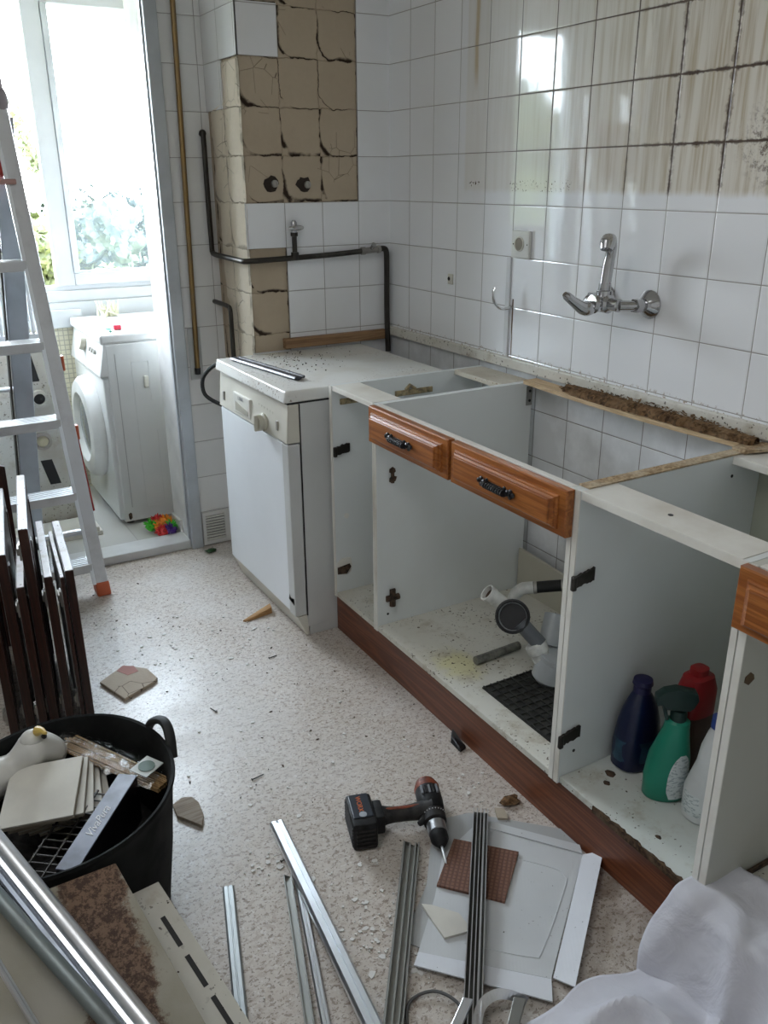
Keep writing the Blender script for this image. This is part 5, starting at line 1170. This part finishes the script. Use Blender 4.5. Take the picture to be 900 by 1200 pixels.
c0 = [(-.735, -1.628), (-.577, -1.820), (-.842, -2.030), (-.865, -2.055), (-1.040, -1.862), (-.905, -1.745), (-.84, -1.66)]
MB().prism([(-.730, -1.622), (-.577, -1.822), (-.850, -2.035), (-1.035, -1.855), (-.93, -1.755), (-.85, -1.665)], .0046, .0080).build('panel', M_cardg2, cw)
def flap(a, b_, c, d, z0, z1, nm, mat):
    lo = [(*a, z0), (*b_, z0), (*c, z1), (*d, z1)]; MB().hexa(lo, [(x, y, z + .003) for x, y, z in lo]).build(nm, mat, cw)
flap((-.577, -1.822), (-.845, -2.035), (-.835, -2.083), (-.545, -1.852), .0050, .024, 'side_flap', M_cardw)
flap((-.850, -2.036), (-1.035, -1.855), (-1.062, -1.882), (-.884, -2.078), .0050, .012, 'bottom_flap', M_cardw)
flap((-.730, -1.622), (-.577, -1.822), (-.566, -1.800), (-.712, -1.612), .0082, .010, 'top_flap', M_cardg2)
# pressed tray outline on the carton
cx = [(-.765, -1.69), (-.640, -1.842), (-.835, -1.985), (-.93, -1.885)]
b = MB(); R_ = arc([(*p, .0082) for p in cx + [cx[0]]], 1)
rc = [(-.760, -1.700, .0080), (-.665, -1.815, .0080), (-.655, -1.85, .0080), (-.675, -1.875, .0080), (-.82, -1.975, .0080), (-.855, -1.975, .0080), (-.945, -1.885, .0080)]
b.tube(arc(rc, 4), .0016, 6); b.build('crease', M_cardg2, cw, True)
def clay():
    g = G('red brown clay tile'); X, Y, Z = g.xyz(); r = g.obj(rot=(0, 0, .78)); u, v, _ = g.xyz(r)
    rb = g.math('SINE', g.mul(u, 620)); rv = g.math('SINE', g.mul(v, 620)); h = g.mul(g.ramp(rb, -.6, .2), g.ramp(rv, -.8, -.3))
    return g.set(g.mix(h, (.12, .055, .035), (.20, .095, .062)), .65, 0, g.bump(h, .4, .002))
solo('clay_tile', MB().prism([(-.802, -1.640), (-.700, -1.748), (-.815, -1.846), (-.912, -1.735)], .0085, .0150), clay(), 'red brown ribbed clay tile lying on the cardboard', 'tile')
solo('tile_fragment', MB().prism([(-.968, -1.762), (-.952, -1.775), (-.915, -1.822), (-.916, -1.868), (-.932, -1.868), (-.975, -1.858), (-.972, -1.80)], .0085, .0145), M_cer, 'arrow shaped cream tile fragment on the left part of the cardboard', 'tile fragment')
solo('floor_chip', MB().prism([(-.655, -1.600), (-.636, -1.612), (-.650, -1.645), (-.670, -1.632)], .001, .010), M_cerb, 'small grey brown tile piece just behind the cardboard', 'tile fragment')

# ------------------------------------------------------------------ cordless drill
dr = thing('cordless_drill', 'black and orange cordless drill lying on the floor with its battery at the left', 'drill', (-.88, -1.5, 0))
M_dk = plain('dusty black drill plastic', (.011, .011, .012), .55, var=.4, nscale=40, spec=.35); M_dk2 = plain('dark grey soft grip', (.018, .015, .014), .6, var=.4, nscale=50)
M_dor = plain('dusty orange drill plastic', (.26, .055, .020), .5, var=.3, nscale=40); M_chk = metal_mat('chuck metal', (.32, .32, .33), .3, .3)
bv = Vector((-.30, -.955, 0)).normalized()     # along the battery and body
hv = Vector((.955, -.18, 0)).normalized()     # battery to body
Mb = frame((-.965, -1.503, .0), bv.cross(Vector((0, 0, 1))), bv)
sd = bv.cross(Vector((0, 0, 1))); sd = sd if sd.x > 0 else -sd
def P3(a, c, z): return Vector((-.968, -1.503, 0)) + sd * a + bv * c + Vector((0, 0, z))
Mbat = Matrix((sd, -bv, Vector((0, 0, 1)))).transposed().to_4x4(); Mbat.translation = Vector((-.968, -1.503, 0))
ba = MB().prism([(-.030, -.056), (.028, -.058), (.030, .050), (-.030, .052)], .001, .074, Mbat, .007).build('battery', M_dk, dr, True)
MB().box((-.024, -.034, .0735), (.022, .046, .0765), .0016, Mbat).build('battery_cover', plain('blue black plastic', (.022, .028, .040), .35), ba)
b = MB()
for k in range(6): b.box((-.0315, -.052 + .0, .012 + k * .009), (-.028, .046, .016 + k * .009), 0, Mbat); 
b.build('cooling_ribs', M_dk2, ba)
b = MB()
for k in range(5): b.box((-.022, -.0600, .010 + k * .011), (.022, -.056, .015 + k * .011), 0, Mbat)
b.build('front_ribs', M_dk2, ba)
Mt = Mbat @ Matrix.Translation((-.001, .010, .0768)) @ Matrix.Rotation(-PI / 2, 4, 'Z')
text_part('battery_lettering', 'WORX', .0165, Mt @ Matrix.Translation((-.0005, -.002, 0)), plain('orange print', (.55, .13, .03), .5), ba)
MB().lathe([(0, .0765), (.009, .0765), (.009, .0775), (0, .0775)], Mbat @ Matrix.Translation((-.001, -.0255, 0)), 16).build('round_mark', plain('pale print', (.35, .38, .42), .5), ba)
MB().box((.026, -.028, .012), (.052, .034, .064), .006, Mbat).build('grip_base', M_dk, dr, True)
hpt = [(.045, .004, .038), (.075, .002, .038), (.11, .000, .038), (.145, -.002, .040), (.170, -.005, .042)]
hp = [P3(a, -c, z) for a, c, z in hpt]
MB().tube(arc(hp, 4), [.024, .023, .021, .0195, .0185, .0180, .018, .018, .0185, .019, .020, .021, .022, .023, .024, .025, .026], 14).build('handle', M_dk2, dr, True)
MB().tube(arc([p + Vector((0, 0, .0165)) for p in hp], 4), .0045, 8).build('orange_inlay', M_dor, dr, True)
B0 = P3(.178, -.034, .043); B1 = P3(.178 + .010, .030, .043)
ax = (Vector((-.870, -1.712, .018)) - Vector((-.778, -1.478, .047))).normalized()
B0 = Vector((-.778, -1.482, .046))
def on(t): return B0 + ax * t
MB().tube([on(0), on(.006), on(.02), on(.06), on(.085), on(.095)], [.020, .027, .030, .031, .029, .022], 20).build('motor_housing', M_dk, dr, True)
MB().tube([on(-.012), on(-.006), on(.012), on(.022)], [.012, .024, .0312, .0300], 20).build('rear_cap', M_dor, dr, True)
MB().tube([on(.090), on(.093), on(.118), on(.121)], [.024, .028, .027, .022], 24).build('torque_ring', M_dk2, dr, True)
b = MB()
for k in range(10):
    a = -1.1 + k * .25; s_ = ax.cross(Vector((0, 0, 1))).normalized(); n_ = s_.cross(ax).normalized(); n_ = n_ if n_.z > 0 else -n_
    c = on(.100) + (s_ * math.sin(a) + n_ * math.cos(a)) * .0283; b.sphere(c, .0016, 1)
b.build('torque_marks', plain('white marks', (.6, .6, .6), .5), dr)
MB().tube([on(.121), on(.124), on(.150), on(.152)], [.019, .0225, .0225, .0195], 24).build('chuck_collar', M_chk, dr, True)
MB().tube([on(.152), on(.168), on(.180), on(.188)], [.021, .021, .014, .008], 20).build('chuck_jaw_cover', M_dk, dr, True)
MB().tube([on(.186), on(.226), on(.234)], [.0032, .0032, .001], 8).build('drill_bit', M_alub, dr, True)
M = frame(on(.045) + Vector((0, 0, .0305)), ax.cross(Vector((0, 0, 1))), -ax)
if (M.to_3x3() @ Vector((0, 0, 1))).z < 0: M = M @ Matrix.Rotation(PI, 4, 'X')
b = MB(); 
for k in range(5): MB().box((-.020 + k * .009, -.012, -.004), (-.0155 + k * .009, .012, .002), .0006, M).build('air_slot', M_dk2 if k % 2 else plain('grey print', (.22, .23, .25), .5), dr)
tp = P3(.135, .030, .034); MB().tube([P3(.150, .012, .038), P3(.140, .032, .036), P3(.128, .038, .034)], [.012, .010, .006], 10).build('trigger', M_dk, dr, True)

# ------------------------------------------------------------------ white sheet thrown over the cabinet foot
def cloth():
    b = MB(); P = []; NX, NY = 170, 120
    sm = lambda t: (lambda q: q * q * (3 - 2 * q))(min(1, max(0, t)))
    for j in range(NY + 1):
        row = []
        for i in range(NX + 1):
            v = -.22 + 1.12 * i / NX      # distance from the cabinet edge: inside, over the edge, down, across the floor
            edge = -2.095 + .030 * mnoise.noise(Vector(((v + .15) * 7, 0, 2))) - .028 * max(0, .10 - v) / .25
            y = edge - (j / NY) * .80
            inn = .10 + .12 * min(1.0, max(0.0, (-2.10 - y) / .16)) + .03 * mnoise.noise(Vector((y * 14, 3, 0))); w = max(v, -inn)
            if w < 0: x = -.603 - w * .9; z = ZB + .010
            elif w < .17:
                t = w / .17; x = -.603 - .045 * t - .02 * t * t; z = (ZB + .010) * (1 - t) + .022 * t + .012 * math.sin(PI * t)
            else: x = -.668 - (w - .17) * .86; z = .022
            fold = mnoise.noise(Vector((x * 8 + y * 4, y * 6 - x * 4, 1.0))) * .5 + .5; f2 = mnoise.noise(Vector((x * 17 + y * 11, y * 12, 4.0))); ridge = math.exp(-(mnoise.noise(Vector((x * 5 - y * 5, x * 4 + y * 4, 9.0))) * 4.5) ** 2)
            k = sm(j / 16); q = sm((w - .07) / .14); z += (fold ** 1.5 * .060 + max(0, ridge) ** 2 * .030 + f2 * .009 + .006) * k * q + (1 - q) * (.005 * (f2 + 1) + .012 * fold + .010 * max(0, ridge) ** 2)
            x -= .025 * fold * sm((w + .03) / .05) * (1 - sm((w - .15) / .1)) + .012 * max(0, ridge) * sm((w + .03) / .05) * (1 - sm((w - .15) / .1))
            if w > .17: z = max(.0045, z * (.3 + .7 * k))
            z += .020 * min(1, max(0, (-.66 - x) / .12)); row.append((x, y, max(z, .004)))
        P.append(row)
    b.grid(P); return b
g = G('white cotton sheet'); M_sheet = g.set(g.mix(g.mul(g.ramp(g.noise(4, detail=4), .45, .7), .5), (.60, .60, .65), (.46, .46, .50)), .85, 0, g.bump(g.noise(11, detail=4, dist=.6), .55, .018), Specular_IOR_Level=.15)
co = solo('white_sheet', cloth(), M_sheet, 'crumpled white bedsheet thrown over the cabinet foot at the lower right', 'sheet', smooth=True)
md = co.modifiers.new('thickness', 'SOLIDIFY'); md.thickness = .003; md.offset = 1

# ------------------------------------------------------------------ bits on the floor
def bit(name, pts, z1, mat, label, cat, bev=0.0, z0=.001, group=None): return solo(name, MB().prism(pts, z0, z1, None, bev), mat, label, cat, group)
def adh_piece():
    g = G('broken tile back'); v = g.vor(18, feat='DISTANCE_TO_EDGE'); c = g.ramp(v, 0, .03, 1.0, 0.0)
    col = g.mix(g.noise(20, detail=4), (.46, .39, .31), (.36, .29, .22)); return g.set(g.mix(g.mul(c, g.gt(g.noise(9), .5)), col, (.06, .04, .03)), .85, 0, g.bump(g.noise(50, detail=4), .5, .004))
M_piece = adh_piece()
t1 = thing('tile_piece', 'beige broken tile piece with a pinkish patch on the floor beside the stacked doors', 'tile fragment', (-1.28, -.58, 0))
MB().prism([(-1.345, -.545), (-1.258, -.484), (-1.200, -.540), (-1.187, -.612), (-1.205, -.628), (-1.303, -.674)], .001, .0115, None, .0015).build('slab', M_piece, t1)
MB().prism([(-1.285, -.510), (-1.262, -.488), (-1.232, -.508), (-1.228, -.545), (-1.262, -.552)], .0117, .0125).build('pink_patch', plain('pinkish clay', (.40, .20, .17), .8), t1)
bit('tile_piece', [(-1.322, -1.192), (-1.295, -1.178), (-1.272, -1.188), (-1.264, -1.215), (-1.268, -1.262), (-1.284, -1.298), (-1.324, -1.236)], .010, wood_mat('grooved tile back', (.40, .34, .27), (.28, .22, .17), 'x', 40, .85), 'small grooved beige tile piece on the floor right of the tub', 'tile fragment', .001)
solo('wood_splinter', MB().hexa([(-.825, -.390, .001), (-.815, -.402, .001), (-.712, -.385, .001), (-.705, -.350, .001)], [(-.822, -.390, .006), (-.815, -.398, .006), (-.712, -.383, .024), (-.706, -.352, .024)], .001), wood_mat('orange broken wood', (.50, .28, .11), (.36, .19, .07), 'x', 30, .7), 'orange brown wood splinter on the floor before the dishwasher', 'splinter')
solo('black_scrap', MB().hexa([(-.598, -1.325, .002), (-.572, -1.310, .002), (-.572, -1.366, .002), (-.600, -1.375, .002)], [(-.590, -1.322, .020), (-.578, -1.306, .036), (-.574, -1.358, .012), (-.594, -1.366, .014)], .003).bumps(.004, 90), M_blackpl, 'crumpled black plastic scrap at the foot of the plinth', 'scrap')
b = MB(); b.sphere((-.605, -1.595, .008), .02, 2, (1.4, .8, .35), .7, 4); solo('wood_chip', b, M_chipd, 'brown crumb of chipboard between plinth and cardboard', 'wood chip')
b = MB(); b.sphere((-.715, .235, .009), .016, 2, (1.3, .9, .5), .8, 6); solo('green_scrap', b, plain('dark green scrap', (.02, .07, .02), .6), 'small dark green scrap under the vent grille', 'scrap')
# screws and nails
def nail(x, y, a, L, label, mat=None):
    d = Vector((math.cos(a), math.sin(a), 0)); p = Vector((x, y, .0030))
    o = thing('loose_screw', label, 'screw', (x, y, 0), 'loose screws on the floor')
    MB().tube([p, p + d * L * .9, p + d * L], [.0016, .0016, .0003], 6).build('shank', M_blkmet, o)
    MB().tube([p - d * .002, p], [.0040, .0022], 10).build('head', M_blkmet, o)
nail(-1.166, -1.492, -.05 + .25, .042, 'dark screw on the floor left of the bright silver profile')
nail(-1.115, -1.195, .15, .034, 'dark screw on the floor right of the small grooved tile piece')
nail(-.842, -.665, .1, .028, 'dark screw on the floor in front of the dishwasher corner')
nail(-1.092, -.86, 1.9, .026, 'thin dark screw in the middle of the open floor')
# plaster crumbs: countless tiny bits
rd = random.Random(12); M_crumb = plain('white plaster crumb', (.74, .73, .70), .8)
crumbs = MB()
cl = [((-1.20, -1.49), .035, 26), ((-1.06, -1.78), .05, 60), ((-1.045, -1.86), .03, 30), ((-1.12, -.48), .10, 40), ((-.79, -.48), .06, 22), ((-1.06, -1.16), .12, 24), ((-.9, -1.0), .3, 40), ((-1.10, -.2), .16, 26), ((-1.01, -1.62), .07, 20), ((-.68, -1.50), .05, 12), ((-1.35, -1.78), .05, 10)]
for (cx_, cy_), r, n in cl:
    for _ in range(n):
        x, y = cx_ + rd.gauss(0, r), cy_ + rd.gauss(0, r)
        if x > -.58 or (x < -1.36 and y < -1.1) or (x > -.75 and y > -.62): continue
        s = abs(rd.gauss(0, .0032)) + .0014; M = Matrix.Translation((x, y, .0004)) @ Matrix.Rotation(rd.uniform(0, 6), 4, 'Z')
        pts = [(s * rd.uniform(.5, 1.3) * math.cos(t), s * rd.uniform(.4, 1.1) * math.sin(t)) for t in (0, 1.2, 2.4, 3.7, 5.0)]
        crumbs.prism(pts, 0, rd.uniform(.001, .0035), M)
o = crumbs.build('plaster_crumbs', M_crumb); tag(o, 'tiny white plaster crumbs scattered over the speckled floor', 'crumbs', kind='stuff')
dark = MB()
for _ in range(150):
    x, y = rd.uniform(-1.35, -.57), rd.uniform(-1.95, .25)
    if (x > -.76 and y > -.63) or (x < -1.10 and y < -1.3) : continue
    s = abs(rd.gauss(0, .0015)) + .0007; M = Matrix.Translation((x, y, .0004)) @ Matrix.Rotation(rd.uniform(0, 6), 4, 'Z')
    dark.prism([(s * 1.6, 0), (0, s * .6), (-s, 0), (0, -s * .5)], 0, .0022, M)
o = dark.build('dark_crumbs', M_grime); tag(o, 'tiny dark brown crumbs scattered over the speckled floor', 'crumbs', kind='stuff')
lidc = MB()
for _ in range(150):
    x, y = -.42 + rd.gauss(-.08, .10), -.20 + rd.gauss(.03, .10)
    if not (-.70 < x < -.16 and -.57 < y < -.02): continue
    s = abs(rd.gauss(0, .0011)) + .0006; lidc.prism([(s, 0), (0, s), (-s, 0), (0, -s)], .8368, .8368 + s, Matrix.Translation((x, y, 0)))
o = lidc.build('dirt_crumbs', M_grime); tag(o, 'brown dirt crumbs lying on the dishwasher lid', 'crumbs', kind='stuff')
